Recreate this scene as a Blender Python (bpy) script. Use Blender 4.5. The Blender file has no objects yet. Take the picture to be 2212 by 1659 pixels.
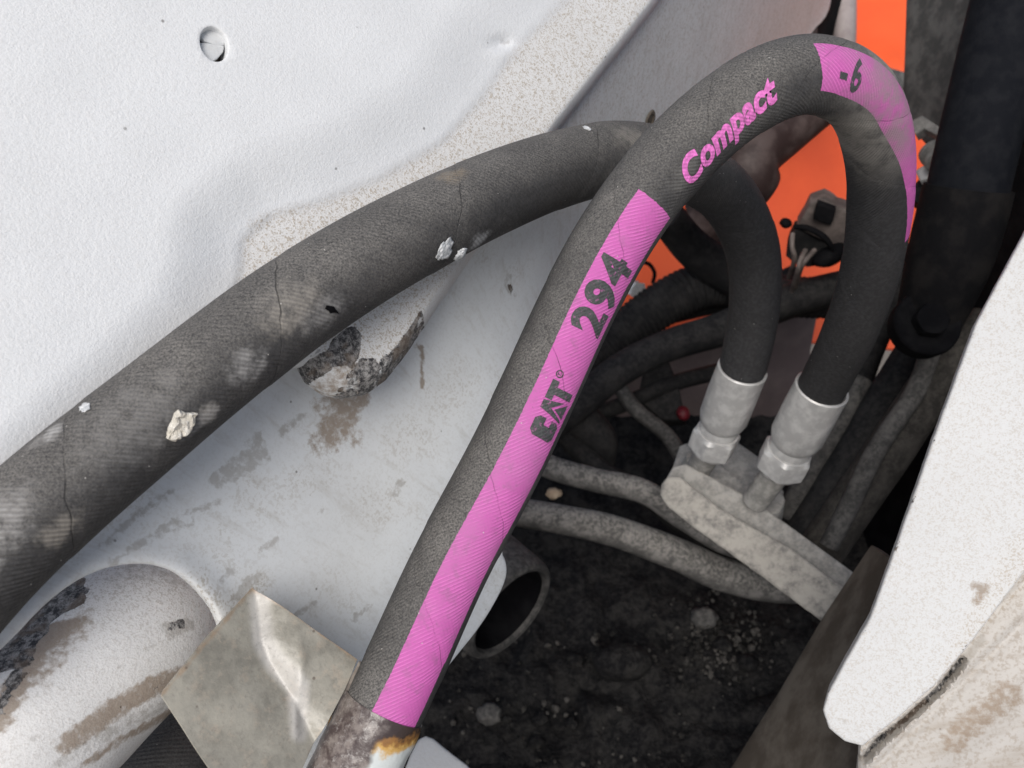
import bpy, bmesh, math, random
import numpy as np
from mathutils import Vector, Matrix, noise as mnoise
from mathutils.geometry import delaunay_2d_cdt

random.seed(7)
rng = np.random.default_rng(7)
SC = bpy.context.scene
COL = SC.collection
R = math.radians

# ------------------------------------------------------------------ camera
PITCH = 42.0                      # degrees below the horizon
W, H, F = 2212.0, 1659.0, 1916.0  # frame and focal length in frame units
CAMLOC = Vector((0, 0, 1.05))
CAMROT = Matrix.Rotation(R(90 - PITCH), 4, 'X')
CAM = Matrix.Translation(CAMLOC) @ CAMROT
cd = bpy.data.cameras.new('camera')
cam = bpy.data.objects.new('camera', cd)
COL.objects.link(cam)
cam.matrix_world = CAM
cd.sensor_width = 36.0
cd.lens = 36.0 * F / W
cd.clip_start = 0.005
cd.clip_end = 50.0
cd.dof.use_dof = True
cd.dof.focus_distance = 0.205
cd.dof.aperture_fstop = 30.0
SC.camera = cam

# ------------------------------------------------------------------ light
SUN_EL, SUN_AZ = 52.0, 194.0      # azimuth clockwise from +Y; behind the camera, a little to its left
w = bpy.data.worlds.new('World')
SC.world = w
w.use_nodes = True
wn = w.node_tree.nodes
sky = wn.new('ShaderNodeTexSky')
sky.sky_type = 'NISHITA'
sky.sun_disc = False
sky.sun_elevation = R(SUN_EL)
sky.sun_rotation = R(SUN_AZ)
sky.air_density = 1.0
sky.dust_density = 4.0
sky.ozone_density = 1.0
wn['Background'].inputs['Strength'].default_value = 0.06
hs = wn.new('ShaderNodeHueSaturation')          # bright overcast: the sky is nearly colourless
hs.inputs['Saturation'].default_value = 0.9
w.node_tree.links.new(sky.outputs[0], hs.inputs['Color'])
w.node_tree.links.new(hs.outputs[0], wn['Background'].inputs['Color'])
sd = bpy.data.lights.new('sun', 'SUN')
sd.energy = 1.5
sd.angle = R(38)
sd.color = (1.0, 0.985, 0.955)
sun = bpy.data.objects.new('sun', sd)
COL.objects.link(sun)
sdir = Vector((math.sin(R(SUN_AZ)) * math.cos(R(SUN_EL)), math.cos(R(SUN_AZ)) * math.cos(R(SUN_EL)), math.sin(R(SUN_EL))))
sun.rotation_euler = sdir.to_track_quat('Z', 'Y').to_euler()
sun.location = (0, 0, 3)
SC.view_settings.view_transform = 'Standard'
SC.view_settings.look = 'None'
SC.view_settings.gamma = 1.0
SC.view_settings.use_curve_mapping = False
SC.view_settings.exposure = 0.64

# ------------------------------------------------------------------ helpers
MM = 0.001


def P(u, v, d):
    """Frame position and depth in mm -> world point."""
    return CAM @ (Vector(((u - W / 2) / F * d, -(v - H / 2) / F * d, -d)) * MM)


def uv_of(p):
    q = CAM.inverted() @ p
    return (W / 2 + q.x / -q.z * F, H / 2 - q.y / -q.z * F)


class Plane:
    def __init__(self, a, b, c):
        self.p = P(*a)
        n = (P(*b) - self.p).cross(P(*c) - self.p).normalized()
        if n.dot(CAMLOC - self.p) < 0:
            n = -n
        self.n = n

    def hit(self, u, v):
        r = P(u, v, 100) - CAMLOC
        return CAMLOC + r * ((self.p - CAMLOC).dot(self.n) / r.dot(self.n))


def thing(name, label, cat, loc, group=None):
    o = bpy.data.objects.new(name, None)
    o.empty_display_size = 0.01
    COL.objects.link(o)
    o.location = loc
    o['label'] = label
    o['category'] = cat
    if group:
        o['group'] = group
    return o


def world_loc(o):
    l = Vector(o.location)
    while o.parent:
        o = o.parent
        l = l + Vector(o.location)
    return l


def mesh_obj(name, verts, faces, mat, parent=None, origin=None, uvs=None, mask=None, sharp=35, smooth=True):
    base = world_loc(parent) if parent else (origin if origin is not None else verts[0])
    me = bpy.data.meshes.new(name)
    me.from_pydata([tuple(Vector(p) - base) for p in verts], [], faces)
    if uvs is not None:                      # per face lists of (u, v)
        lay = me.uv_layers.new(name='UVMap')
        flat = [c for f in uvs for uv in f for c in uv]
        lay.data.foreach_set('uv', flat)
    if mask is not None:
        at = me.attributes.new('mask', 'FLOAT_COLOR', 'POINT')
        at.data.foreach_set('color', np.asarray(mask, dtype=np.float32).ravel())
    me.materials.append(mat)
    me.update()
    if smooth:
        me.polygons.foreach_set('use_smooth', [True] * len(me.polygons))
        if sharp:
            me.set_sharp_from_angle(angle=R(sharp))
    o = bpy.data.objects.new(name, me)
    COL.objects.link(o)
    if parent:
        o.parent = parent
    else:
        o.location = base
    return o


def fix_normals(o):
    bm = bmesh.new()
    bm.from_mesh(o.data)
    bmesh.ops.recalc_face_normals(bm, faces=bm.faces[:])
    bm.to_mesh(o.data)
    bm.free()
    return o


def tag(o, label, cat, group=None, kind=None):
    o['label'] = label
    o['category'] = cat
    if group:
        o['group'] = group
    if kind:
        o['kind'] = kind
    return o


# --- 2D tools in frame space, vectorised
def sdist(U, V, pts):
    d = np.full(U.shape, 1e9)
    for (x0, y0), (x1, y1) in zip(pts[:-1], pts[1:]):
        dx, dy = x1 - x0, y1 - y0
        t = np.clip(((U - x0) * dx + (V - y0) * dy) / (dx * dx + dy * dy + 1e-9), 0, 1)
        d = np.minimum(d, np.hypot(U - x0 - t * dx, V - y0 - t * dy))
    return d


def inpoly(U, V, poly):
    r = np.zeros(U.shape, bool)
    n = len(poly)
    for i in range(n):
        x0, y0 = poly[i]
        x1, y1 = poly[(i + 1) % n]
        c = ((y0 > V) != (y1 > V)) & (U < (x1 - x0) * (V - y0) / ((y1 - y0) if y1 != y0 else 1e-9) + x0)
        r ^= c
    return r


def sdpoly(U, V, poly):
    d = sdist(U, V, list(poly) + [poly[0]])
    return np.where(inpoly(U, V, poly), d, -d)


def sstep(x, a, b):
    t = np.clip((x - a) / (b - a), 0, 1)
    return t * t * (3 - 2 * t)


def stroke(U, V, pts, wd, soft):
    return 1 - sstep(sdist(U, V, pts), wd, wd + soft)


def area(U, V, poly, soft):
    return sstep(sdpoly(U, V, poly), -soft, soft)


def smooth_outline(pts, it=2, keep=()):
    for _ in range(it):
        out = []
        n = len(pts)
        for i in range(n):
            a, b = pts[i], pts[(i + 1) % n]
            out += [(a[0] * .75 + b[0] * .25, a[1] * .75 + b[1] * .25), (a[0] * .25 + b[0] * .75, a[1] * .25 + b[1] * .75)]
        pts = out
    return pts


def densify(pts, step):
    out = []
    n = len(pts)
    for i in range(n):
        a, b = pts[i], pts[(i + 1) % n]
        k = max(1, int(math.hypot(b[0] - a[0], b[1] - a[1]) / step))
        out += [(a[0] + (b[0] - a[0]) * j / k, a[1] + (b[1] - a[1]) * j / k) for j in range(k)]
    return out


def sheet(name, outline, plane, mat, parent=None, step=14, rim=((0.4, 0.1), (0.7, 0.4), (0.8, 0.8)), thick=6.0,
          height=None, mask=None, smooth=0, holes=(), wob=0.0, dep=None, rimk=(1, 1, 1, 1), **kw):
    """A plate cut to an outline, with relief, a profiled rim (outward, back) in mm and a back face."""
    if smooth:
        outline = smooth_outline(list(outline), smooth)
    loops = [densify(list(outline), step)] + [densify(list(h), step * .6) for h in holes]
    if wob:
        loops[0] = [(a + wob * mnoise.noise((a * .05, b * .05, 1.3)), b + wob * mnoise.noise((a * .05, b * .05, 7.7))) for a, b in loops[0]]
    pts, edges = [], []
    for L in loops:
        o = len(pts)
        pts += L
        edges += [(o + i, o + (i + 1) % len(L)) for i in range(len(L))]
    nb = len(pts)
    us = [p[0] for p in loops[0]]
    vs = [p[1] for p in loops[0]]
    gu, gv = np.meshgrid(np.arange(min(us), max(us), step), np.arange(min(vs), max(vs), step))
    gu = (gu + rng.uniform(-.22, .22, gu.shape) * step).ravel()
    gv = (gv + rng.uniform(-.22, .22, gv.shape) * step).ravel()
    ok = sdpoly(gu, gv, loops[0]) > step * .45
    for L in loops[1:]:
        ok &= sdpoly(gu, gv, L) < -step * .3
    pts += list(zip(gu[ok], gv[ok]))
    vv, _, ff, _, _, _ = delaunay_2d_cdt([Vector(p) for p in pts], edges, [], 0, 1e-4)
    vv = [(q.x, q.y) for q in vv]
    U = np.array([q[0] for q in vv])
    V = np.array([q[1] for q in vv])
    fc = np.array([(sum(vv[i][0] for i in f) / len(f), sum(vv[i][1] for i in f) / len(f)) for f in ff])
    ins = inpoly(fc[:, 0], fc[:, 1], loops[0])
    for L in loops[1:]:
        ins &= ~inpoly(fc[:, 0], fc[:, 1], L)
    faces = [tuple(f) for f, k in zip(ff, ins) if k]
    hh = height(U, V) if height else np.zeros(len(U))
    n = plane.n
    flat = [plane.hit(a, b) for a, b in vv]
    if dep:                                       # bend the plate away from its plane (mm of extra depth)
        flat = [p + (p - CAMLOC).normalized() * (k * MM) for p, k in zip(flat, dep(U, V))]
    top = [p + n * (h * MM) for p, h in zip(flat, hh)]
    mk = mask(U, V) if mask else np.zeros((len(U), 4))
    mk = list(mk)
    # orient faces towards the camera
    f0 = faces[0]
    fn = (top[f0[1]] - top[f0[0]]).cross(top[f0[2]] - top[f0[0]])
    if fn.dot(n) < 0:
        faces = [f[::-1] for f in faces]
    verts = list(top)
    # rim from directed boundary edges
    cnt = {}
    for f in faces:
        for i in range(len(f)):
            cnt[(f[i], f[(i + 1) % len(f)])] = 1
    bnd = [(a, b) for (a, b) in cnt if (b, a) not in cnt]
    nxt = dict(bnd)
    done = set()
    for a0 in list(nxt):
        if a0 in done:
            continue
        ring = [a0]
        done.add(a0)
        b = nxt[a0]
        while b != a0 and b in nxt and b not in done:
            ring.append(b)
            done.add(b)
            b = nxt[b]
        m = len(ring)
        if m < 3:
            continue
        outs = []
        for i in range(m):
            t = flat[ring[(i + 1) % m]] - flat[ring[i - 1]]
            o = t.cross(n)
            outs.append(o.normalized() if o.length > 0 else Vector((0, 0, 0)))
        prev = ring
        rm = ((.1, .05), (.25, .25), (.3, 1.0)) if (len(loops[0]) <= ring[0] < nb) else rim
        last = rm[-1][0]
        for (ro, rb) in list(rm) + [(last, thick)]:
            cur = []
            for i in range(m):
                cur.append(len(verts))
                verts.append(flat[ring[i]] + outs[i] * (ro * MM) + n * ((hh[ring[i]] - rb) * MM))
                mk.append(np.asarray(mk[ring[i]]) * np.array(rimk))
            for i in range(m):
                j = (i + 1) % m
                faces.append((prev[j], prev[i], cur[i], cur[j]))
            prev = cur
    # back face
    o0 = len(verts)
    nf = len([1 for k in ins if k])
    used = {}
    for f in [f for f in faces[:nf]]:
        g = []
        for i in f:
            if i not in used:
                used[i] = len(verts)
                verts.append(flat[i] + n * ((hh[i] - thick) * MM))
                mk.append(np.zeros(4))
            g.append(used[i])
        faces.append(tuple(g[::-1]))
    return mesh_obj(name, verts, faces, mat, parent, origin=flat[0], mask=np.array(mk), **kw)


def catmull(pts, per=24):
    pts = [np.array(p, float) for p in pts]
    ext = [2 * pts[0] - pts[1]] + pts + [2 * pts[-1] - pts[-2]]
    out = []
    for i in range(1, len(ext) - 2):
        p0, p1, p2, p3 = ext[i - 1:i + 3]
        for k in range(per):
            t = k / per
            out.append(.5 * ((2 * p1) + (-p0 + p2) * t + (2 * p0 - 5 * p1 + 4 * p2 - p3) * t * t + (-p0 + 3 * p1 - 3 * p2 + p3) * t ** 3))
    out.append(pts[-1])
    return out


class Path:
    """A tube centreline. Control points: frame u, v, depth mm, radius mm, twist deg (0 = side facing the camera)."""

    def __init__(self, ctrl, step=1.0):
        ctrl = [tuple(c) + (0.0,) * (5 - len(c)) for c in ctrl]
        w3 = []
        for c in ctrl:
            p = P(*c[:3])
            w3.append((p.x, p.y, p.z, c[3], c[4]))
        fine = catmull(w3, 40)
        L = [0.0]
        for a, b in zip(fine[:-1], fine[1:]):
            L.append(L[-1] + float(np.linalg.norm(b[:3] - a[:3])) / MM)
        n = max(4, int(L[-1] / step))
        self.len = L[-1]
        self.s = np.linspace(0, L[-1], n + 1)
        arr = np.array(fine)
        self.d = np.stack([np.interp(self.s, L, arr[:, k]) for k in range(5)], 1)
        self.p = [Vector(q[:3]) for q in self.d]
        self.r = self.d[:, 3]
        self.tw = self.d[:, 4]
        self.t, self.c, self.b = [], [], []
        for i in range(n + 1):
            t = (self.p[min(i + 2, n)] - self.p[max(i - 2, 0)]).normalized()
            c = CAMLOC - self.p[i]
            c = (c - t * c.dot(t)).normalized()
            self.t.append(t)
            self.c.append(c)
            self.b.append(t.cross(c))
        self.px = np.array([uv_of(p) for p in self.p])

    def s_at(self, u, v):
        i = int(np.argmin(np.hypot(self.px[:, 0] - u, self.px[:, 1] - v)))
        return float(self.s[i])

    def at(self, s, ang, off=0.0):
        """point at length s, angle ang (deg, relative to the twist), off mm above the surface"""
        f = np.clip(s / self.len * (len(self.s) - 1), 0, len(self.s) - 1.0001)
        i = int(f)
        k = f - i
        a = R(ang + self.tw[i] * (1 - k) + self.tw[i + 1] * k)
        p = self.p[i].lerp(self.p[i + 1], k)
        c = self.c[i].lerp(self.c[i + 1], k)
        b = self.b[i].lerp(self.b[i + 1], k)
        r = self.r[i] * (1 - k) + self.r[i + 1] * k
        return p + (c * math.cos(a) + b * math.sin(a)) * ((r + off) * MM)


def tube(name, path, mat, parent=None, seg=40, s0=None, s1=None, off=0.0, rad=None, caps=True, **kw):
    idx = [i for i, s in enumerate(path.s) if (s0 is None or s >= s0) and (s1 is None or s <= s1)]
    verts, faces, uvs = [], [], []
    for i in idx:
        for j in range(seg):
            a = -180 + 360 * j / seg
            th = R(a + path.tw[i])
            r = path.r[i] + off
            if rad:
                r += rad(path.s[i], a)
            verts.append(path.p[i] + (path.c[i] * math.cos(th) + path.b[i] * math.sin(th)) * (r * MM))
    for q in range(len(idx) - 1):
        for j in range(seg):
            k = (j + 1) % seg
            faces.append((q * seg + j, q * seg + k, (q + 1) * seg + k, (q + 1) * seg + j))
            a0 = -180 + 360 * j / seg
            a1 = -180 + 360 * (j + 1) / seg
            sa, sb = path.s[idx[q]], path.s[idx[q + 1]]
            uvs.append([(sa, a0), (sa, a1), (sb, a1), (sb, a0)])
    if caps:
        n = len(idx)
        faces.append(tuple(range(seg))[::-1])
        uvs.append([(path.s[idx[0]], -180 + 360 * j / seg) for j in range(seg)][::-1])
        faces.append(tuple((n - 1) * seg + j for j in range(seg)))
        uvs.append([(path.s[idx[-1]], -180 + 360 * j / seg) for j in range(seg)])
    return fix_normals(mesh_obj(name, verts, faces, mat, parent, origin=path.p[idx[0]], uvs=uvs, **kw))


def axis_frame(axis):
    t = axis.normalized()
    x = t.orthogonal().normalized()
    return t, x, t.cross(x)


def lathe(name, o, axis, prof, mat, parent=None, seg=48, hexf=None, rfun=None, rot=0.0, caps=True, **kw):
    """prof: (mm along axis, radius mm). hexf: across-flats radius of a hexagon that cuts the turned shape."""
    t, x, y = axis_frame(axis)
    verts, faces = [], []
    for (z, r) in prof:
        for j in range(seg):
            a = 2 * math.pi * j / seg
            rr = r
            if hexf:
                m = (a + rot) % (math.pi / 3) - math.pi / 6
                rr = min(r, hexf / math.cos(m))
            if rfun:
                rr += rfun(z, a)
            verts.append(o + t * (z * MM) + (x * math.cos(a) + y * math.sin(a)) * (rr * MM))
    for q in range(len(prof) - 1):
        for j in range(seg):
            k = (j + 1) % seg
            faces.append((q * seg + j, q * seg + k, (q + 1) * seg + k, (q + 1) * seg + j))
    n = len(prof)
    if caps:
        faces.append(tuple(range(seg))[::-1])
        faces.append(tuple((n - 1) * seg + j for j in range(seg)))
    return fix_normals(mesh_obj(name, verts, faces, mat, parent, origin=o, **kw))


def blobmesh(name, c, rad, mat, parent=None, squash=(1, 1, 1), amp=0.25, freq=1.2, sub=3, seed=0, basis=None, **kw):
    bm = bmesh.new()
    bmesh.ops.create_icosphere(bm, subdivisions=sub, radius=1)
    vs = []
    B = basis or Matrix.Identity(3)
    for v in bm.verts:
        d = v.co.normalized()
        k = 1 + amp * mnoise.fractal(d * freq + Vector((seed * 3.1, seed, 0)), .6, 2, 3)
        q = Vector((d.x * squash[0], d.y * squash[1], d.z * squash[2])) * (rad * k * MM)
        vs.append(c + B @ q)
    fs = [tuple(v.index for v in f.verts) for f in bm.faces]
    bm.free()
    return mesh_obj(name, vs, fs, mat, parent, origin=c, sharp=None, **kw)


CAMB = CAMROT.to_3x3()

# ------------------------------------------------------------------ material tools
class Mat:
    def __init__(self, name):
        self.m = bpy.data.materials.new(name)
        self.m.use_nodes = True
        self.nt = self.m.node_tree
        self.b = self.nt.nodes['Principled BSDF']
        tc = self.nt.nodes.new('ShaderNodeTexCoord')
        self.mm = self.vm('SCALE', tc.outputs['Object'], None, 1000.0)   # millimetres
        self.uv = tc.outputs['UV']

    def n(self, t, **kw):
        nd = self.nt.nodes.new(t)
        for k, v in kw.items():
            setattr(nd, k, v)
        return nd

    def put(self, sock, v):
        if v is None:
            return
        if isinstance(v, bpy.types.NodeSocket):
            self.nt.links.new(v, sock)
        else:
            if hasattr(sock, 'default_value'):
                dv = sock.default_value
                if hasattr(dv, '__len__') and len(dv) == 4 and hasattr(v, '__len__') and len(v) == 3:
                    v = tuple(v) + (1.0,)
                sock.default_value = v

    def vm(self, op, a, b=None, s=None):
        nd = self.n('ShaderNodeVectorMath', operation=op)
        self.put(nd.inputs[0], a)
        self.put(nd.inputs[1], b)
        if s is not None:
            self.put(nd.inputs['Scale'], s)
        return nd.outputs[0]

    def ma(self, op, a, b=None, c=None, clamp=False):
        nd = self.n('ShaderNodeMath', operation=op)
        nd.use_clamp = clamp
        self.put(nd.inputs[0], a)
        self.put(nd.inputs[1], b)
        self.put(nd.inputs[2], c)
        return nd.outputs[0]

    def noise(self, scale, detail=3, rough=.55, vec=None, dist=0.0):
        nd = self.n('ShaderNodeTexNoise')
        self.put(nd.inputs['Vector'], vec or self.mm)
        self.put(nd.inputs['Scale'], scale)
        self.put(nd.inputs['Detail'], detail)
        self.put(nd.inputs['Roughness'], rough)
        self.put(nd.inputs['Distortion'], dist)
        return nd.outputs['Fac']

    def voro(self, scale, vec=None, out='Distance', feature='F1'):
        nd = self.n('ShaderNodeTexVoronoi', feature=feature)
        self.put(nd.inputs['Vector'], vec or self.mm)
        self.put(nd.inputs['Scale'], scale)
        return nd.outputs[out]

    def step(self, x, a, b):
        nd = self.n('ShaderNodeMapRange', interpolation_type='SMOOTHSTEP')
        self.put(nd.inputs[0], x)
        self.put(nd.inputs[1], a)
        self.put(nd.inputs[2], b)
        return nd.outputs[0]

    def mix(self, f, a, b):
        nd = self.n('ShaderNodeMix', data_type='RGBA')
        self.put(nd.inputs[0], f)
        self.put(nd.inputs[6], a)
        self.put(nd.inputs[7], b)
        return nd.outputs[2]

    def mask(self):
        nd = self.n('ShaderNodeAttribute', attribute_name='mask')
        sp = self.n('ShaderNodeSeparateColor')
        self.nt.links.new(nd.outputs['Color'], sp.inputs[0])
        return sp.outputs[0], sp.outputs[1], sp.outputs[2], nd.outputs['Alpha']

    def uvxy(self):
        sp = self.n('ShaderNodeSeparateXYZ')
        self.nt.links.new(self.uv, sp.inputs[0])
        return sp.outputs[0], sp.outputs[1]

    def upness(self):
        g = self.n('ShaderNodeNewGeometry')
        sp = self.n('ShaderNodeSeparateXYZ')
        self.nt.links.new(g.outputs['Normal'], sp.inputs[0])
        return sp.outputs[2]

    def bump(self, h, strength, dist_mm, nrm=None):
        nd = self.n('ShaderNodeBump')
        self.put(nd.inputs['Strength'], strength)
        self.put(nd.inputs['Distance'], dist_mm * MM)
        self.put(nd.inputs['Height'], h)
        if nrm is not None:
            self.put(nd.inputs['Normal'], nrm)
        return nd.outputs[0]

    def done(self, color, rough=.6, normal=None, metal=0.0, spec=.4, **kw):
        self.put(self.b.inputs['Base Color'], color)
        self.put(self.b.inputs['Roughness'], rough)
        self.put(self.b.inputs['Metallic'], metal)
        self.put(self.b.inputs['Specular IOR Level'], spec)
        if normal is not None:
            self.put(self.b.inputs['Normal'], normal)
        for k, v in kw.items():
            self.put(self.b.inputs[k], v)
        return self.m


def paint_steel(name, base, dust=(.42, .37, .31), grain=.9, gstr=.35, gdist=.25, speck=.25, sheen=.5, streak=0.0, blotch=.06):
    """Weathered painted steel. mask R = dusty speckle, G = chipped to black, B = rust / brown stain, A = dark smear"""
    m = Mat(name)
    r, g, b, a = m.mask()
    big = m.noise(.035, 4, .6)
    c = m.mix(m.ma('MULTIPLY', m.step(big, .35, .7), .55), base, tuple(x * (1 - blotch * 3) for x in base))
    fine = m.noise(grain * 1.6, 2, .6)
    mid = m.noise(grain * .65, 3, .6)
    if streak:
        mp = m.n('ShaderNodeMapping')
        m.put(mp.inputs['Vector'], m.mm)
        mp.inputs['Rotation'].default_value = (0.3, 0.2, R(62))
        mp.inputs['Scale'].default_value = (.02, .35, .1)
        st = m.noise(1.0, 4, .6, vec=mp.outputs[0])
        c = m.mix(m.ma('MULTIPLY', m.step(st, .5, .75), streak), c, dust)
    # dust held in the low points of the grain
    sp = m.ma('MULTIPLY', m.step(m.ma('ADD', m.ma('MULTIPLY', fine, .6), m.ma('MULTIPLY', mid, .4)), .47, .62), m.ma('ADD', speck, m.ma('MULTIPLY', r, .95), clamp=True))
    c = m.mix(sp, c, dust)
    c = m.mix(m.ma('MULTIPLY', r, .25), c, (.60, .55, .48))
    # sparse dark specks
    vd = m.voro(.13)
    vs = m.ma('MULTIPLY', m.ma('SUBTRACT', 1.0, m.step(vd, .025, .06)), m.step(m.noise(.11, 1), .46, .52))
    c = m.mix(m.ma('MULTIPLY', vs, .7), c, (.10, .09, .08))
    edge = m.noise(.55, 4, .65)
    st = m.step(m.ma('ADD', b, m.ma('MULTIPLY', m.ma('SUBTRACT', edge, .5), 1.2)), .35, .8)
    c = m.mix(m.ma('MULTIPLY', st, .8), c, m.mix(m.noise(.9), (.20, .125, .07), (.36, .29, .22)))
    sm = m.step(m.ma('ADD', a, m.ma('MULTIPLY', m.ma('SUBTRACT', edge, .5), 1.7)), .42, .95)
    c = m.mix(m.ma('MULTIPLY', sm, .52), c, (.32, .295, .26))
    chipn = m.noise(.30, 5, .68)
    ch = m.step(m.ma('ADD', g, m.ma('MULTIPLY', m.ma('SUBTRACT', chipn, .5), .9)), .47, .53)
    blk = m.mix(m.step(m.noise(.7, 5, .8), .40, .64), (.035, .034, .036), (.40, .385, .37))
    blk = m.mix(m.ma('MULTIPLY', m.step(m.noise(.16, 3), .5, .62), .6), blk, (.20, .15, .11))
    c = m.mix(ch, c, blk)
    hgt = m.ma('ADD', m.ma('ADD', m.ma('MULTIPLY', fine, .5), m.ma('MULTIPLY', mid, .7)), m.ma('MULTIPLY', ch, -1.2))
    return m.done(c, m.ma('ADD', .5, m.ma('MULTIPLY', mid, .25)), m.bump(hgt, gstr, gdist), spec=sheen)


def rubber(name, pitch=1.08, skew=.16, base=(.029, .029, .031), dustc=(.27, .255, .235), dust=.72, stripe=None, seam=30.0, seamk=60.0, weave=1.0, fade=None, leg_shade=None, patches=(), wear=None):
    """Fabric-wrapped hose cover: UV = (length mm, angle deg)."""
    m = Mat(name)
    s, th = m.uvxy()
    tp = 2 * math.pi
    ph = m.ma('MULTIPLY', m.ma('ADD', s, m.ma('MULTIPLY', th, -skew)), tp / pitch)
    wob = m.ma('MULTIPLY', m.noise(.25, 2), 2.5)
    ridge = m.ma('MULTIPLY', m.ma('SINE', m.ma('ADD', ph, wob)), m.ma('ADD', .25, m.step(m.noise(.22, 3), .3, .7)))
    ph2 = m.ma('MULTIPLY', m.ma('ADD', m.ma('MULTIPLY', s, .55), m.ma('MULTIPLY', th, .085)), tp / .62)
    ridge2 = m.ma('SINE', ph2)
    h = m.ma('ADD', m.ma('MULTIPLY', ridge, .75), m.ma('MULTIPLY', ridge2, .14))
    # wrap seams
    q = m.ma('FRACT', m.ma('DIVIDE', m.ma('ADD', s, m.ma('ADD', m.ma('MULTIPLY', th, seamk / 360), m.ma('MULTIPLY', m.noise(.12, 2), 3.0))), seam))
    seamm = m.ma('MULTIPLY', m.step(q, .0, .003), m.ma('SUBTRACT', 1.0, m.step(q, .005, .010)))
    col = m.mix(m.step(m.noise(.9, 3), .4, .65), base, tuple(x * 1.45 for x in base))
    if stripe:
        hw, ranges, pinkc = stripe
        wig = m.ma('MULTIPLY', m.ma('SUBTRACT', m.noise(1.2, 2), .5), 2.0)
        inside = m.ma('LESS_THAN', m.ma('ABSOLUTE', m.ma('ADD', th, wig)), hw)
        tot = None
        for a, b in ranges:
            k = m.ma('MULTIPLY', m.ma('GREATER_THAN', m.ma('ADD', s, m.ma('MULTIPLY', wig, .25)), a), m.ma('LESS_THAN', m.ma('ADD', s, m.ma('MULTIPLY', wig, .25)), b))
            tot = k if tot is None else m.ma('ADD', tot, k)
        pk = m.ma('MULTIPLY', inside, tot)
        pc = m.mix(m.step(ridge, .2, 1.0), pinkc, tuple(min(1, x * 1.22 + .03) for x in pinkc))
        pc = m.mix(m.ma('MULTIPLY', m.step(m.noise(.35, 5, .7), .50, .72), .55), pc, (.33, .12, .26))
        pc = m.mix(m.ma('MULTIPLY', m.step(m.noise(.06, 4, .6), .45, .7), .35), pc, (.50, .19, .40))
        pc = m.mix(m.ma('MULTIPLY', m.step(m.noise(1.5, 5, .8), .62, .72), .7), pc, (.10, .06, .085))
        col = m.mix(pk, col, pc)
    if wear:                                     # print worn through in spots
        wm = m.step(m.noise(1.1, 4, .7), .56, .66)
        col = m.mix(m.ma('MULTIPLY', wm, wear[1]), col, wear[0])
    # dust: settles on what faces up, sits in the weave, comes in patches
    up = m.step(m.upness(), .25, .95)
    patch = m.step(m.noise(.05, 4, .6), .42, .68)
    fine = m.step(m.noise(2.6, 4, .7), .24, .80)
    cov = m.ma('MULTIPLY', m.ma('ADD', .20, m.ma('ADD', m.ma('MULTIPLY', up, .75), m.ma('MULTIPLY', patch, .45))), fine)
    if stripe:
        cov = m.ma('MULTIPLY', cov, m.ma('SUBTRACT', 1.0, m.ma('MULTIPLY', pk, .72)))
    if fade:                                     # road film where the hose turns over, by length
        fa, fb = fade
        fz = m.ma('MULTIPLY', m.ma('MULTIPLY', m.step(s, fa, fb), m.ma('SUBTRACT', 1.0, m.step(s, fb + 12, fb + 34))), m.step(m.noise(.13, 4, .65), .3, .6))
        cov = m.ma('ADD', cov, m.ma('MULTIPLY', fz, .95))
    if leg_shade:                                    # shaded legs: dust thinned to put their shade into the colour
        cov = m.ma('MULTIPLY', cov, m.ma('SUBTRACT', 1.0, m.ma('MULTIPLY', m.step(s, leg_shade[0], leg_shade[1]), .93)))
    for (ps, pa, ds, da, st, pcol) in patches:   # scuffs and caked dirt
        gx = m.ma('POWER', m.ma('DIVIDE', m.ma('SUBTRACT', s, ps), ds), 2.0)
        gy = m.ma('POWER', m.ma('DIVIDE', m.ma('SUBTRACT', th, pa), da), 2.0)
        gg = m.ma('EXPONENT', m.ma('MULTIPLY', m.ma('ADD', gx, gy), -1.0))
        gg = m.step(m.ma('MULTIPLY', gg, m.ma('ADD', .0, m.ma('MULTIPLY', m.noise(.4, 5, .7), 2.0))), .45, 1.15)
        gg = m.ma('MULTIPLY', gg, m.ma('ADD', .6, m.ma('MULTIPLY', m.step(ridge, -.6, .6), .4)))
        col = m.mix(m.ma('MULTIPLY', gg, st), col, pcol)
    col = m.mix(m.ma('MULTIPLY', cov, dust, clamp=True), col, dustc)
    lint = m.step(m.voro(.28), .045, .03)
    col = m.mix(m.ma('MULTIPLY', lint, .8), col, (.55, .53, .5))
    col = m.mix(m.ma('MULTIPLY', seamm, m.ma('MULTIPLY', m.step(m.noise(.15, 2), .40, .62), .7)), col, (.012, .012, .012))
    h = m.ma('SUBTRACT', h, m.ma('MULTIPLY', seamm, 3.0))
    h = m.ma('ADD', h, m.ma('MULTIPLY', m.noise(2.2, 2), .6))
    return m.done(col, .72, m.bump(h, .55 * weave, .11), spec=.3)


def plain(name, c1, c2, scale=.2, rough=.7, bumps=.3, bdist=.3, metal=0.0, spec=.35, lo=.4, hi=.65, dusty=None, fine=1.6):
    m = Mat(name)
    n1 = m.noise(scale, 5, .62)
    c = m.mix(m.step(n1, lo, hi), c1, c2)
    if dusty:
        up = m.step(m.upness(), -.1, .9)
        f = m.step(m.noise(scale * 4, 4, .7), .38, .68)
        c = m.mix(m.ma('MULTIPLY', m.ma('MULTIPLY', up, f), dusty[3]), c, dusty[:3])
    h = m.ma('ADD', m.noise(fine, 3, .6), m.ma('MULTIPLY', n1, .8))
    return m.done(c, rough, m.bump(h, bumps, bdist), metal=metal, spec=spec)


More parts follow.
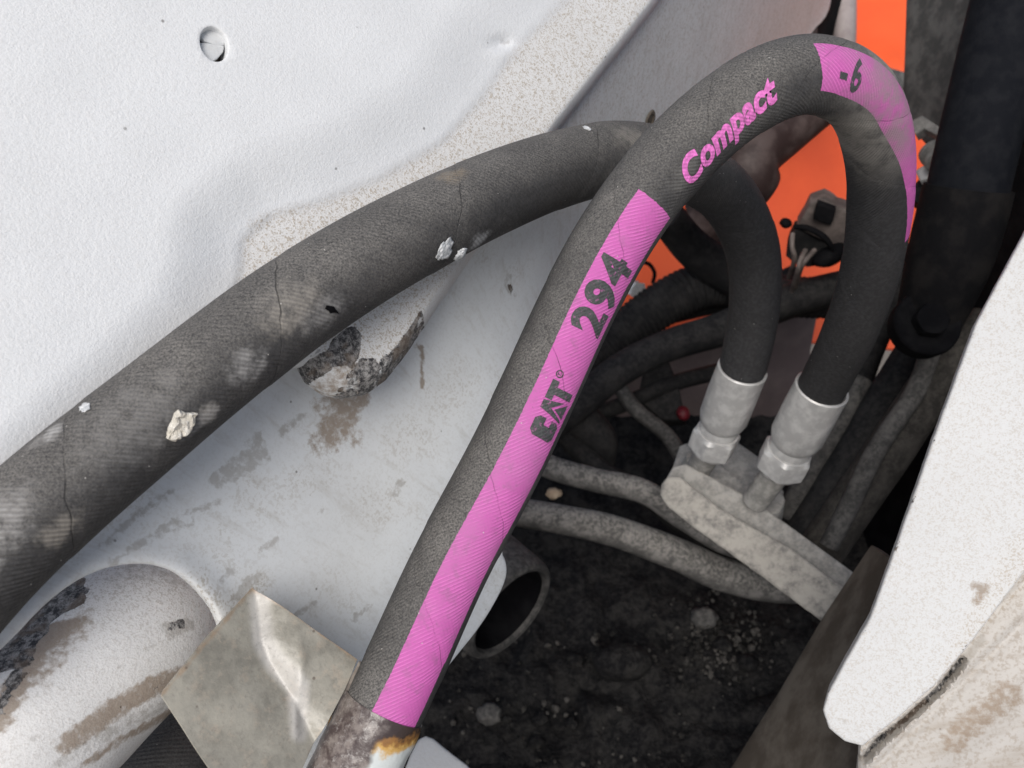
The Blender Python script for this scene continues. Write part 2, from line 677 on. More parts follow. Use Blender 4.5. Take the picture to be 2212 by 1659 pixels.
# ------------------------------------------------------------------ materials
M_white = paint_steel('white_textured_paint', (.77, .785, .80), speck=.10, gstr=.62, gdist=.3, grain=1.6, blotch=.03)
M_white_r = paint_steel('white_textured_paint_dusty', (.615, .63, .64), speck=.16, gstr=.5, gdist=.25, grain=1.5, blotch=.02)
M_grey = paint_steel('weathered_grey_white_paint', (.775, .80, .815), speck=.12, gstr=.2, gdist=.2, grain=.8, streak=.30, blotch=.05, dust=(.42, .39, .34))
M_beam = paint_steel('dirty_beam_paint', (.52, .50, .475), speck=.3, gstr=.3, gdist=.3, grain=.7, streak=.6, blotch=.06, dust=(.33, .28, .23))
M_pipe = paint_steel('peeling_white_paint', (.83, .825, .815), speck=.14, gstr=.45, gdist=.4, grain=1.5, blotch=.06, dust=(.36, .31, .26))
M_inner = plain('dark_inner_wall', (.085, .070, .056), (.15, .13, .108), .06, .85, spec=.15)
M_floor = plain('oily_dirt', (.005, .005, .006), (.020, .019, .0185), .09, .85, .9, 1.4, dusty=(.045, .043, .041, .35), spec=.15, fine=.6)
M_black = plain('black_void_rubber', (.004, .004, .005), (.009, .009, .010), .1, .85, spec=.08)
M_dark = plain('dark_conduit', (.012, .012, .013), (.026, .025, .025), .12, .8, dusty=(.05, .047, .045, .35), spec=.2)
M_dusty = plain('dusty_grey_hose', (.075, .073, .070), (.17, .163, .155), .16, .85, .5, .35, dusty=(.30, .28, .255, .7))
M_dark2 = plain('grimy_grey_casting', (.050, .049, .048), (.105, .101, .097), .12, .85, .5, .35, dusty=(.16, .152, .142, .5), spec=.2)
M_zinc = plain('dusty_zinc_fitting', (.50, .50, .50), (.66, .66, .655), .22, .5, .25, .2, metal=.35, spec=.5, dusty=(.48, .46, .43, .6))
M_cast = plain('dusty_cast_block', (.22, .215, .205), (.36, .35, .33), .22, .85, .4, .4, dusty=(.34, .32, .29, .6))
M_bar = plain('mottled_support_bar', (.17, .162, .152), (.37, .35, .315), .16, .85, .5, .5, lo=.30, hi=.62, dusty=(.40, .375, .335, .45))
M_orange = plain('orange_body_paint', (.92, .125, .032), (.84, .105, .028), .012, .38, .02, .1, spec=.5)
M_plate_back = plain('mauve_grey_back_plate', (.10, .078, .082), (.14, .112, .113), .03, .7)
M_brown = plain('brown_rubber_boot', (.028, .016, .015), (.07, .05, .047), .08, .6)
M_post = plain('pale_mauve_post', (.34, .29, .285), (.43, .375, .37), .06, .6, dusty=(.45, .42, .4, .4))
M_greydark = plain('dirty_dark_grey_plate', (.06, .062, .062), (.12, .12, .118), .10, .8, .4, .3, dusty=(.2, .19, .175, .4))
M_plug = plain('pale_connector_plastic', (.075, .062, .058), (.15, .125, .115), .12, .6)
M_red = plain('red_cap_plastic', (.10, .008, .014), (.15, .012, .02), .2, .5)
M_cream = plain('cream_paint_flake', (.62, .58, .50), (.78, .75, .69), .6, .6, .7, .5)
M_chalk = plain('white_paint_splash', (.50, .52, .54), (.75, .76, .77), .9, .7, .8, .4)

# ------------------------------------------------------------------ orange body panel behind
pl = Plane((1900, 60, 620), (1500, 150, 600), (1720, 500, 590))
t = thing('orange_panel', 'bright orange painted body panel seen through the gap behind the hoses', 'panel', pl.hit(1700, 700))


def orange_h(U, V):
    line = V - (120 + (U - 1850) * .28)
    return 5 * np.exp(-(line / 22) ** 2) + 3 * sstep(line, 30, 70)


sheet('panel_skin', [(1250, -500), (2500, -500), (2500, 500), (2000, 760), (1300, 700), (1250, 300)], pl, M_orange, t, step=22, thick=5, height=orange_h)
pe = Plane((1900, 150, 585), (1960, 165, 585), (1930, 400, 580))
sheet('lower_trim', [(1820, 118), (1990, 168), (1990, 200), (1820, 146)], pe, M_greydark, t, step=10, thick=6)

# ------------------------------------------------------------------ ground far below the machine
gm = plain('packed_dirt_ground', (.16, .14, .12), (.24, .215, .185), .002, .9, .6, 4.0, fine=.02)
gr = mesh_obj('ground', [Vector(p) for p in ((-30, -30, 0), (30, -30, 0), (30, 30, 0), (-30, 30, 0))], [(0, 1, 2, 3)], gm, None, origin=Vector((0, 0, 0)), smooth=False)
gr['kind'] = 'structure'

# ------------------------------------------------------------------ cavity: floor, inner walls and an added front occluder (setting)
pf = Plane((1300, 1250, 470), (1500, 1659, 400), (1700, 1250, 460))


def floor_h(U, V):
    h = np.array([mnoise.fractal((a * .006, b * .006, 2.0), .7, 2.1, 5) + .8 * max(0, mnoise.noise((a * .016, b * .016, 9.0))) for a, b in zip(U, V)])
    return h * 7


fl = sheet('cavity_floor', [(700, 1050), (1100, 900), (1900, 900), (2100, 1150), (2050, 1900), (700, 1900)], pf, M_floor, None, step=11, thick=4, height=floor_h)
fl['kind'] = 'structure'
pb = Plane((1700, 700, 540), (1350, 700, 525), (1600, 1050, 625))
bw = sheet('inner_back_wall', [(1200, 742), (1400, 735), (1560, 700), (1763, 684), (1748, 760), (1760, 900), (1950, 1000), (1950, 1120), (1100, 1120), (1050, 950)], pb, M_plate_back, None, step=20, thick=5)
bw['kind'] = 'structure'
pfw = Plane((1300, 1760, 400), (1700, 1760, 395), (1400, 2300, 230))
fw = sheet('front_occluder', [(500, 1760), (2100, 1760), (2300, 2700), (300, 2700)], pfw, M_inner, None, step=60, thick=5)  # unseen occluder added below the frame to keep skylight off the floor
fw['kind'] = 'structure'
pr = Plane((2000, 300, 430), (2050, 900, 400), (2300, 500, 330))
rw = sheet('inner_right_wall', [(2010, 250), (2040, -300), (2500, -300), (2500, 900), (2100, 1300), (1900, 1350), (1820, 1200), (1900, 900), (1960, 700)], pr, M_black, None, step=30, thick=5)  # black colour stands in for the dark void beside the cylinder
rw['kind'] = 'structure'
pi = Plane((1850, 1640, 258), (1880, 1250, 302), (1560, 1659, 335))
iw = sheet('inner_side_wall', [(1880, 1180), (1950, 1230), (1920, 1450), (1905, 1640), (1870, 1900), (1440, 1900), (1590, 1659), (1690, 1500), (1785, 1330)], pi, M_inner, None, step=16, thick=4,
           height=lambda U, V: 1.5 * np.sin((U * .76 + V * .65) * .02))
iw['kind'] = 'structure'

# ------------------------------------------------------------------ left white panel
pL = Plane((0, 900, 158), (1400, 0, 262), (860, 820, 203))
STEP = [(1330, -300), (1290, -60), (1205, 20), (1112, 108), (1042, 210), (955, 308), (820, 388), (690, 438), (585, 468), (522, 522), (520, 590), (470, 720), (330, 850), (100, 1050), (-200, 1280), (-500, 1500)]
RAISED = STEP + [(-900, 1200), (-900, -600), (1330, -600)]


def left_h(U, V):
    sd = sdpoly(U, V, RAISED)
    h = 2.5 * sstep(sd, -8, 175)
    h = h + .5 * sstep(sd, -6, 10)
    h += np.array([.12 * mnoise.noise((a * .006, b * .006, 4)) for a, b in zip(U, V)])
    # small dimple beside the step
    h -= 1.3 * np.exp(-(((U - 1086) / 24) ** 2 + ((V - 92) / 12) ** 2))
    h += .5 * np.exp(-(((U - 1090) / 34) ** 2 + ((V - 118) / 12) ** 2))
    return h


def left_mask(U, V):
    sd = sdpoly(U, V, RAISED)
    r = (1 - sstep(sd, -14, 10)) * sstep(U, 400, 560)
    r = np.maximum(r, .75 * stroke(U, V, [(1260, 10), (1190, 110), (1060, 260)], 10, 60) * (V < 200))
    r = np.maximum(r * .95, .85 * stroke(U, V, [(560, 490), (640, 468), (740, 452)], 10, 22))
    chip = .9 * area(U, V, [(712, 738), (745, 708), (772, 706), (784, 730), (778, 765), (752, 790), (690, 795)], 8)
    chip = np.maximum(chip, .56 * area(U, V, [(778, 765), (800, 770), (838, 758), (872, 742), (830, 790), (800, 830), (730, 830)], 8))
    chip = np.maximum(chip, .72 * stroke(U, V, [(915, 672), (866, 742), (828, 790), (800, 810)], 1, 7))
    rust = .62 * stroke(U, V, [(728, 802), (760, 796), (800, 806)], 8, 18)
    sm = .5 * stroke(U, V, [(1083, 92), (1100, 90)], 8, 12)
    return np.stack([r, chip, rust, sm], 1)


tL = thing('frame_plate', 'large white textured steel panel with a plugged round hole and burnt lower tip', 'panel', pL.hit(860, 820))
hole = [(463 + 33 * math.cos(a) + 4 * math.sin(a), 95 + 40 * math.sin(a) + 4 * math.cos(a)) for a in np.linspace(0, 2 * math.pi, 40, endpoint=False)]
out = [(-600, -400), (1715, -400), (1402, 0), (1192, 263), (1015, 520), (908, 676), (866, 738), (828, 786), (800, 806), (764, 812), (740, 808), (716, 790), (698, 745), (640, 740), (400, 900), (0, 1180), (-600, 1600)]
sheet('panel_sheet', out, pL, M_white, tL, step=11, rim=((.9, .35), (2.6, 2.6), (4.2, 4.6), (4.4, 6.5)), thick=8, dep=lambda U, V: -1.3 * left_h(U, V), mask=left_mask, holes=[hole], wob=1.6, rimk=(.2, 1, 1, 1))
# plug pieces in the hole: cracked paint on the plug
hc = Plane((0, 900, 160), (1400, 0, 264), (860, 820, 205))
hc.p = hc.p + hc.n * .0036


def dome(U, V):
    return .5 - .0006 * ((U - 462) ** 2 + (V - 92) ** 2) * .6


sheet('plug_base', [(463 + 44 * math.cos(a), 96 + 50 * math.sin(a)) for a in np.linspace(0, 2 * math.pi, 32, endpoint=False)], Plane((0, 900, 160.5), (1400, 0, 264.5), (860, 820, 205.5)), M_inner, tL, step=10, thick=1.5, height=lambda U, V: U * 0 + .4)
sheet('plug_paint', [(433, 80), (443, 64), (458, 57), (472, 65), (482, 80), (481, 96), (462, 97), (442, 90)], hc, M_white_r, tL, step=5, thick=1.0, rim=((.15, .08), (.25, .3)), height=dome, wob=2)
sheet('plug_paint', [(434, 94), (458, 100), (481, 100), (478, 112), (470, 123), (458, 130), (444, 124), (436, 110)], hc, M_white_r, tL, step=5, thick=1.0, rim=((.15, .08), (.25, .3)), height=dome, wob=2)

# ------------------------------------------------------------------ grey side panel
pG = Plane((1000, 900, 246), (1750, 0, 372), (300, 1230, 186))


LIP = [(60, 1330), (100, 1290), (200, 1225), (300, 1206), (380, 1222), (440, 1270), (485, 1330), (520, 1420)]


def grey_h(U, V):
    return np.array([.6 * mnoise.noise((a * .0035, b * .0035, 11)) for a, b in zip(U, V)])


PQ = Plane((1150, 650, 278), (1200, 650, 280), (1150, 700, 268))
PQ.n = Vector((.85, -.52, -.02)).normalized()


def grey_dep(U, V):
    # the upper end of the panel stands upright and faces right
    k = sstep(((U - 1106) * .614 - (V - 760) * .789), -160, 420)
    e = np.array([((PQ.hit(a, b) - CAMLOC).length - (pG.hit(a, b) - CAMLOC).length) / MM if q > 0 else 0 for a, b, q in zip(U, V, k)]) * k
    e -= 1.8 * np.exp(-(sdist(U, V, LIP) / 40) ** 2)      # flared lip round the pipe
    e -= 10 * sstep(V, 700, 1400) * sstep(-U, -1000, -200)
    return e


def grey_mask(U, V):
    z = np.zeros_like(U)
    rust = .75 * stroke(U, V, [(735, 860), (770, 850), (740, 900), (715, 930)], 16, 45)
    rust = np.maximum(rust, .8 * stroke(U, V, [(905, 740), (912, 780), (916, 835)], 2, 9))
    rust = np.maximum(rust, .55 * stroke(U, V, [(700, 880), (760, 940), (690, 960)], 10, 50))
    sm = z.copy()
    for pts, wd in (([(460, 1035), (530, 985), (560, 960), (575, 985), (520, 1020), (470, 1045)], 9), ([(540, 955), (560, 940)], 6), ([(610, 935), (650, 900)], 7), ([(1100, 595), (1095, 620), (1108, 635)], 3),
                    ([(855, 1055), (870, 1040), (850, 1075)], 4), ([(515, 1290), (535, 1262), (552, 1250)], 10), ([(220, 1180), (300, 1110), (370, 1060)], 4), ([(280, 1185), (400, 1110), (480, 1080)], 3), ([(240, 1215), (330, 1160), (420, 1130)], 3),
                    ([(680, 1110), (700, 1100)], 3), ([(560, 1190), (600, 1165)], 3), ([(640, 1330), (690, 1300)], 2), ([(760, 1340), (800, 1310)], 3), ([(480, 1250), (500, 1235)], 6)):
        sm = np.maximum(sm, .85 * stroke(U, V, pts, wd, 11))
    r = .30 * sstep(np.array([mnoise.fractal((a * .004, b * .004, 3), .6, 2, 4) for a, b in zip(U, V)]), -.1, .6)
    r = np.maximum(r, .7 * stroke(U, V, [(560, 1262), (480, 1330), (430, 1250)], 4, 40))
    r = np.maximum(r, .42 * sstep((U - 1106) * .614 - (V - 760) * .789, 150, 600))  # extra dusty speckle paints the shaded upper end darker
    g = .75 * stroke(U, V, [(1100, 592), (1096, 612), (1106, 630)], 1, 8)
    return np.stack([r, g, rust, sm], 1)


tG = thing('side_panel', 'grey white weathered steel side panel below the hoses, stained and streaked', 'panel', pG.hit(900, 1600))
gout = [(1690, -400), (1840, -400), (1800, -40), (1792, 30), (1748, 70), (1738, 130), (1640, 240), (1520, 330), (1400, 480), (1290, 650), (1180, 850), (1100, 1060), (1078, 1190), (1094, 1222), (1088, 1262), (1040, 1345), (968, 1432), (870, 1560), (780, 1800),
        (520, 1800), (505, 1420), (485, 1330), (440, 1270), (380, 1222), (300, 1206), (200, 1225), (100, 1290), (0, 1400), (-300, 1650), (-300, 1150), (300, 850), (700, 640), (1000, 520), (1180, 263), (1385, 0)]
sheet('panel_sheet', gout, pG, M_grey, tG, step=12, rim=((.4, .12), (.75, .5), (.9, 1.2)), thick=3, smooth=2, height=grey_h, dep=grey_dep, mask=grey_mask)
bq = pG.hit(1401, 261)
bq = bq + (bq - CAMLOC).normalized() * (float(grey_dep(np.array([1401.]), np.array([261.]))[0]) * MM)
bh = lathe('bolt_hole_ring', bq + PQ.n * .0004, PQ.n, [(0, 4.0), (.5, 3.6), (.5, 2.6), (-.2, 2.4)], M_inner, tG, seg=24)

# end of the side panel: dark slot edge and pale post
px_ = Plane((1770, 60, 492), (1730, 150, 484), (1800, 0, 500))
t = thing('slotted_end_plate', 'black slotted end plate between grey side panel and pale post', 'plate', px_.hit(1760, 200))
sheet('plate', [(1690, 160), (1752, 60), (1800, -60), (1830, -60), (1812, 200), (1690, 260)], px_, M_black, t, step=12, thick=4)
sheet('fin', [(1757, 58), (1766, 40), (1764, 180), (1752, 180)], Plane((1770, 60, 487), (1730, 150, 479), (1800, 0, 495)), M_greydark, t, step=8, thick=2)
pp = Path([(1822, -120, 520, 6.8), (1824, 30, 520, 6.8), (1822, 110, 520, 6.7), (1812, 220, 518, 6.6)], 2)
tag(tube('curved_post', pp, M_post, None, seg=32), 'pale mauve grey curved post at top beside the orange panel', 'post')

# ------------------------------------------------------------------ peeling pipe coming out of the side panel
pk = Path([(505, 1190, 268, 16.5), (405, 1268, 232, 17.2), (300, 1354, 206, 18.8), (156, 1488, 192, 19.2), (10, 1625, 181, 19.2), (-130, 1758, 175, 19.2)], 1.5)
po = tube('peeling_pipe', pk, M_pipe, None, seg=72, rad=lambda s, a: .5 * mnoise.noise((s * .08, a * .02, 5)))
tag(po, 'thick white pipe with peeling paint and bare black patches, lower left', 'pipe')
me = po.data
pts = [po.location + v.co for v in me.vertices]
uvp = np.array([uv_of(p) for p in pts])
U, V = uvp[:, 0], uvp[:, 1]
chip = area(U, V, [(90, 1290), (180, 1245), (192, 1272), (182, 1308), (142, 1322), (112, 1348), (74, 1402), (44, 1434), (10, 1450), (-60, 1470), (-60, 1380), (60, 1300)], 8)
chip = np.maximum(chip, .56 * stroke(U, V, [(60, 1420), (20, 1490), (-20, 1580)], 10, 26))
chip = np.maximum(chip, .50 * stroke(U, V, [(355, 1352), (415, 1344)], 8, 16))
chip = np.maximum(chip, .40 * stroke(U, V, [(170, 1590), (260, 1528), (330, 1486), (420, 1452)], 4, 20))
rust = .95 * area(U, V, [(85, 1352), (150, 1335), (196, 1325), (182, 1347), (122, 1392), (84, 1442), (54, 1502), (30, 1560), (0, 1590), (-40, 1560), (0, 1480), (40, 1430)], 12)
rust = np.maximum(rust, .85 * stroke(U, V, [(140, 1610), (250, 1530), (330, 1482), (430, 1450)], 13, 24))
rust = np.maximum(rust, .6 * stroke(U, V, [(190, 1335), (175, 1360), (120, 1420), (90, 1470)], 14, 26))
rust = np.maximum(rust, .75 * stroke(U, V, [(180, 1655), (240, 1610), (330, 1560), (400, 1520)], 3, 16))
sm = np.maximum(.9 * stroke(U, V, [(360, 1352), (412, 1346), (372, 1368)], 8, 14), .62 * stroke(U, V, [(250, 1255), (330, 1225), (400, 1255)], 14, 28))
sm = np.maximum(sm, .7 * stroke(U, V, [(110, 1659), (200, 1600), (280, 1560), (420, 1490)], 8, 18))
for (a_, b_) in ((90, 1560), (112, 1590), (140, 1575), (205, 1500), (255, 1440), (300, 1410), (60, 1600), (330, 1400), (215, 1560), (245, 1575), (180, 1620)):
    sm = np.maximum(sm, .8 * stroke(U, V, [(a_, b_), (a_ + 5, b_ - 5)], 3, 9))
at = me.attributes.new('mask', 'FLOAT_COLOR', 'POINT')
at.data.foreach_set('color', np.stack([.12 + .3 * sstep(-V, -1420, -1260), chip, rust, sm], 1).astype(np.float32).ravel())

# black hose under the pipe
hp = Path([(640, 1430, 285, 12), (480, 1545, 258, 12), (360, 1650, 240, 12), (220, 1790, 228, 12)], 1.2)
M_hose3 = rubber('plain_black_hose_cover', pitch=1.15, dust=.35, seam=400)
tag(tube('hydraulic_hose', hp, M_hose3, None, seg=48), 'short stretch of black hose under the peeling pipe, behind the plastic tag', 'hose', 'hydraulic hoses')

# ------------------------------------------------------------------ right white plate and beam
pR = Plane((1800, 1550, 224), (2200, 900, 214), (1930, 1180, 222))
tR = thing('white_cover_plate', 'bright white speckled steel plate with rounded lower corner at right edge', 'plate', pR.hit(1800, 1550))
rout = [(2420, 90), (2225, 490), (2112, 700), (2020, 950), (1940, 1180), (1884, 1335), (1830, 1430), (1792, 1500), (1782, 1536), (1794, 1572), (1826, 1598), (1862, 1608), (1886, 1588), (1945, 1540), (2015, 1478), (2095, 1385), (2215, 1225), (2600, 760), (2600, 90)]


def right_mask(U, V):
    r = .30 + 0 * U
    r = np.maximum(r, .7 * stroke(U, V, [(2050, 1500), (2120, 1350), (2212, 1200)], 20, 60))
    rust = .7 * stroke(U, V, [(2105, 1265), (2130, 1270), (2110, 1300)], 4, 18)
    edge = sdist(U, V, rout + [rout[0]])
    chip = .38 * np.exp(-edge / 7)
    sm = .6 * stroke(U, V, [(2110, 1265), (2135, 1275)], 6, 14)
    sm = np.maximum(sm, .45 * stroke(U, V, [(1812, 1560), (1850, 1585), (1870, 1600)], 6, 20))
    sm = np.maximum(sm, .55 * stroke(U, V, [(2000, 1155), (2060, 1160), (2098, 1165), (2104, 1190)], 1, 6))
    return np.stack([r, chip, rust, sm], 1)


sheet('plate_sheet', rout, pR, M_white_r, tR, step=8, rim=((.12, .05), (.4, .3), (.55, .9)), thick=9, mask=right_mask, wob=.8,
      height=lambda U, V: np.array([.5 * mnoise.noise((a * .005, b * .005, 6)) for a, b in zip(U, V)]))
pB = Plane((1850, 1640, 236), (2212, 1260, 224), (2212, 1640, 222))


def beam_h(U, V):
    k = (U - 2212) * .70 + (V - 1240) * .71
    sd = sdist(U, V, [(1866, 1645), (1895, 1606), (1957, 1558), (2028, 1494), (2078, 1430)])
    return 2.2 * sstep(-k, -14, 6) + 1.0 * np.sin(k * .035) - 1.6 * np.exp(-((k - 75) / 14) ** 2) - 5.0 * np.exp(-(sd / 8) ** 2)


def beam_mask(U, V):
    k = (U - 2212) * .70 + (V - 1240) * .71
    r = .35 + .5 * np.exp(-((k - 8) / 14) ** 2)
    rust = .65 * stroke(U, V, [(2060, 1600), (2100, 1560), (2180, 1500)], 12, 50)
    chip = .78 * stroke(U, V, [(1868, 1640), (1897, 1606), (1957, 1558), (2028, 1494), (2078, 1430)], 3, 6)  # chip and smear strokes paint the seam's gap shadow, along with its dirt
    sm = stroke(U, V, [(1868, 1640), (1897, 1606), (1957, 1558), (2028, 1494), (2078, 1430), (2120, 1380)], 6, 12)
    return np.stack([r, chip, rust, sm], 1)


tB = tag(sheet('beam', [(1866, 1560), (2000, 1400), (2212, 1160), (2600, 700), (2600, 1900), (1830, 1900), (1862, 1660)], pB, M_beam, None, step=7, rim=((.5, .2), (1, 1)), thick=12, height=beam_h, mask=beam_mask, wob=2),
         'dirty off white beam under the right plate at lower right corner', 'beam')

# ------------------------------------------------------------------ hoses
PINK = (.56, .115, .41)
# black hose, lower
bp = Path([(-260, 1480, 150, 10.1), (-60, 1240, 152, 9.9), (130, 1060, 157, 9.8), (350, 880, 165, 9.6), (560, 712, 174, 9.6), (690, 622, 181, 9.6), (860, 520, 191, 9.6), (1030, 435, 205, 9.5), (1200, 368, 222, 9.4), (1350, 340, 240, 9.4),
           (1480, 365, 262, 9.3), (1575, 430, 286, 9.3), (1625, 540, 308, 9.2), (1630, 660, 324, 9.1), (1610, 770, 337, 9.0), (1590, 830, 344, 8.9)], .9)
t1 = thing('hydraulic_hose', 'thick dusty black hose with paint splashes crossing from the left edge', 'hose', bp.p[0], 'hydraulic hoses')
TAN, PALE, OCHRE = (.31, .285, .25), (.36, .355, .35), (.27, .20, .12)
M_hoseb = rubber('black_hose_cover', pitch=1.15, skew=.15, dust=.74, seam=46, seamk=40, leg_shade=(bp.s_at(1420, 350), bp.s_at(1600, 470)),
                 patches=[(bp.s_at(600, 690), 0, 10, 42, .8, TAN), (bp.s_at(640, 640), 30, 9, 30, .6, PALE), (bp.s_at(490, 770), 25, 6, 30, .8, PALE), (bp.s_at(960, 430), -48, 6, 22, .75, OCHRE), (bp.s_at(1310, 345), -30, 9, 34, .6, TAN),
                          (bp.s_at(170, 1030), -62, 3.5, 16, .8, PALE), (bp.s_at(980, 480), 58, 5, 22, .9, (.55, .56, .57)), (bp.s_at(400, 860), 38, 4, 18, .7, (.45, .43, .40)), (bp.s_at(190, 1000), -60, 3, 20, .8, (.5, .5, .5)), (bp.s_at(30, 1150), -20, 12, 46, .9, PALE), (bp.s_at(300, 920), -5, 18, 60, .35, PALE), (bp.s_at(120, 1130), 30, 6, 22, .7, TAN), (bp.s_at(380, 860), 40, 7, 14, .6, PALE)])


def bl_rad(s, a):
    ph = ((s + a * 40 / 360) / 46) % 1
    return .16 * (1 - ph) + .12 * mnoise.noise((s * .05, a * .01, 2))


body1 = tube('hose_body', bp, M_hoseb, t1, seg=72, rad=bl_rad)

# pink-striped hose: twist column is the angle of the stripe centre
pp2 = Path([(640, 1900, 186, 8.7, 20), (735, 1720, 186, 8.6, 20), (800, 1590, 187, 8.6, 22), (865, 1455, 189, 8.6, 24), (970, 1225, 192, 8.6, 25), (1088, 1000, 194, 8.6, 27), (1160, 850, 196, 8.6, 28), (1250, 655, 196, 8.6, 28), (1335, 500, 196, 8.6, 27), (1435, 365, 196, 8.6, 24),
            (1560, 245, 197, 8.6, 12), (1680, 175, 198, 8.6, -6), (1780, 165, 202, 8.6, -14), (1862, 215, 212, 8.6, -34), (1898, 320, 228, 8.6, -66), (1900, 450, 246, 8.6, -92), (1878, 590, 266, 8.5, -104), (1838, 710, 287, 8.5, -112), (1795, 800, 308, 8.4, -115), (1765, 855, 322, 8.4, -115)], .8)
t2 = thing('hydraulic_hose', 'black hose with a pink printed stripe arching over the gap', 'hose', pp2.p[0], 'hydraulic hoses')
s_end1 = pp2.s_at(1400, 452)
s_beg2 = pp2.s_at(1722, 165)
s_lab = pp2.s_at(845, 1535)
stripe = (36.0, [(0, s_end1), (s_beg2, pp2.s_at(1898, 500))], PINK)
M_hosep = rubber('pink_striped_hose_cover', pitch=1.08, skew=.16, dust=.74, stripe=stripe, fade=(pp2.s_at(1745, 165), pp2.s_at(1850, 200)), leg_shade=(pp2.s_at(1880, 260), pp2.s_at(1900, 420)),
                patches=[(pp2.s_at(1560, 245), 8, 9, 30, .55, (.20, .195, .185)), (pp2.s_at(1440, 365), 4, 8, 24, .5, (.20, .195, .185))])


def pk_rad(s, a):
    ph = ((s + a * 60 / 360) / 30) % 1
    return .14 * (1 - ph)


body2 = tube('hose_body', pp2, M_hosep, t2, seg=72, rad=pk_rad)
M_ink = rubber('black_print_ink', pitch=1.08, skew=.16, base=(.045, .050, .052), dust=.3, wear=((.45, .12, .34), .55))
M_inkp = rubber('pink_print_ink', pitch=1.08, skew=.16, base=(.62, .15, .46), dust=.2, wear=((.14, .08, .12), .45))


def wrap_shape(name, polys, path, s0, a0, size, mat, parent, xs=1.0):
    """polys: 2D outlines (or a ready bmesh), 1 unit = letter height; laid on the hose with x along it."""
    if isinstance(polys, bmesh.types.BMesh):
        bm = polys
    else:
        bm = bmesh.new()
        for pl_ in polys:
            bm.faces.new([bm.verts.new((x, y, 0)) for x, y in pl_])
    bmesh.ops.triangulate(bm, faces=bm.faces[:])
    for ax, n_ in ((0, 40), (1, 10)):
        for k in range(-n_, n_ * 4):
            co = [0, 0, 0]
            no = [0, 0, 0]
            co[ax] = k * .17
            no[ax] = 1
            bmesh.ops.bisect_plane(bm, geom=bm.verts[:] + bm.edges[:] + bm.faces[:], plane_co=co, plane_no=no, dist=1e-5)
    bmesh.ops.triangulate(bm, faces=bm.faces[:])
    bm.verts.index_update()
    verts, uv = [], []
    for v in bm.verts:
        s = s0 + v.co.x * size * xs
        a = a0 - math.degrees(v.co.y * size / 8.7)
        verts.append(path.at(s, a, .20))
        uv.append((s, a))
    faces = [tuple(v.index for v in f.verts) for f in bm.faces]
    bm.free()
    o = mesh_obj(name, verts, faces, mat, parent, uvs=[[uv[i] for i in f] for f in faces], sharp=None)
    return o


def text_bm(body, offset=.03, shear=0.0, space=1.0):
    cu = bpy.data.curves.new('txt', 'FONT')
    cu.body = body
    cu.offset = offset
    cu.shear = shear
    cu.space_character = space
    cu.resolution_u = 4
    ob = bpy.data.objects.new('txt', cu)
    COL.objects.link(ob)
    dg = bpy.context.evaluated_depsgraph_get()
    me_ = bpy.data.meshes.new_from_object(ob.evaluated_get(dg))
    bm = bmesh.new()
    bm.from_mesh(me_)
    bpy.data.objects.remove(ob)
    bpy.data.curves.remove(cu)
    bpy.data.meshes.remove(me_)
    xs_ = [v.co.x for v in bm.verts]
    ys_ = [v.co.y for v in bm.verts]
    hgt = max(ys_) - min(ys_)
    return bm, min(xs_), max(xs_), hgt


CATP = [[(.15, 0), (.58, 0), (.72, .14), (.72, .38), (.46, .38), (.46, .22), (.30, .22), (.30, .78), (.46, .78), (.46, .62), (.72, .62), (.72, .86), (.58, 1), (.15, 1), (0, .85), (0, .15)],
        [(.76, .02), (1.0, 1), (1.32, 1), (1.50, .20), (1.14, .64), (.84, .02)],
        [(.92, 0), (1.14, .50), (1.50, 0)],
        [(1.40, 1), (2.12, 1), (2.12, .74), (1.90, .74), (1.90, 0), (1.62, 0), (1.62, .74), (1.40, .74)]]
RING = []
for k in range(14):
    a, b = 2 * math.pi * k / 14, 2 * math.pi * (k + 1) / 14
    RING.append([(2.36 + .14 * math.cos(a), .86 + .14 * math.sin(a)), (2.36 + .14 * math.cos(b), .86 + .14 * math.sin(b)), (2.36 + .10 * math.cos(b), .86 + .10 * math.sin(b)), (2.36 + .10 * math.cos(a), .86 + .10 * math.sin(a))])
RING.append([(2.32, .80), (2.35, .80), (2.35, .93), (2.32, .93)])
RING.append([(2.35, .90), (2.40, .90), (2.40, .93), (2.35, .93)])
sc0, sc1 = pp2.s_at(1125, 935), pp2.s_at(1180, 818)
csz = (sc1 - sc0) / 2.12
wrap_shape('printed_brand_mark', CATP + RING, pp2, sc0, 26, csz * 1.0, M_ink, body2, xs=1.0)
sn0, sn1 = pp2.s_at(1240, 716), pp2.s_at(1318, 560)
bm, x0, x1, hg = text_bm('294', .042, 0, 1.12)
for v in bm.verts:
    v.co.x -= x0
k = (sn1 - sn0) / (x1 - x0)
wrap_shape('printed_number', bm, pp2, sn0, 22, k, M_ink, body2)
sm0, sm1 = pp2.s_at(1427, 376), pp2.s_at(1640, 200)
bm, x0, x1, hg = text_bm('Compact', .042, .22, 1.03)
for v in bm.verts:
    v.co.x -= x0
k = (sm1 - sm0) / (x1 - x0)
wrap_shape('printed_word', bm, pp2, sm0, 24, k * 1.06, M_inkp, body2, xs=1 / 1.06)
s60, s61 = pp2.s_at(1752, 165), pp2.s_at(1798, 170)
bm, x0, x1, hg = text_bm('-6', .028, 0, 1.3)
for v in bm.verts:
    v.co.x -= x0
k = (s61 - s60) / (x1 - x0) * 1.05
wrap_shape('printed_size', bm, pp2, s60, 24, k * 1.4, M_ink, body2, xs=.62)


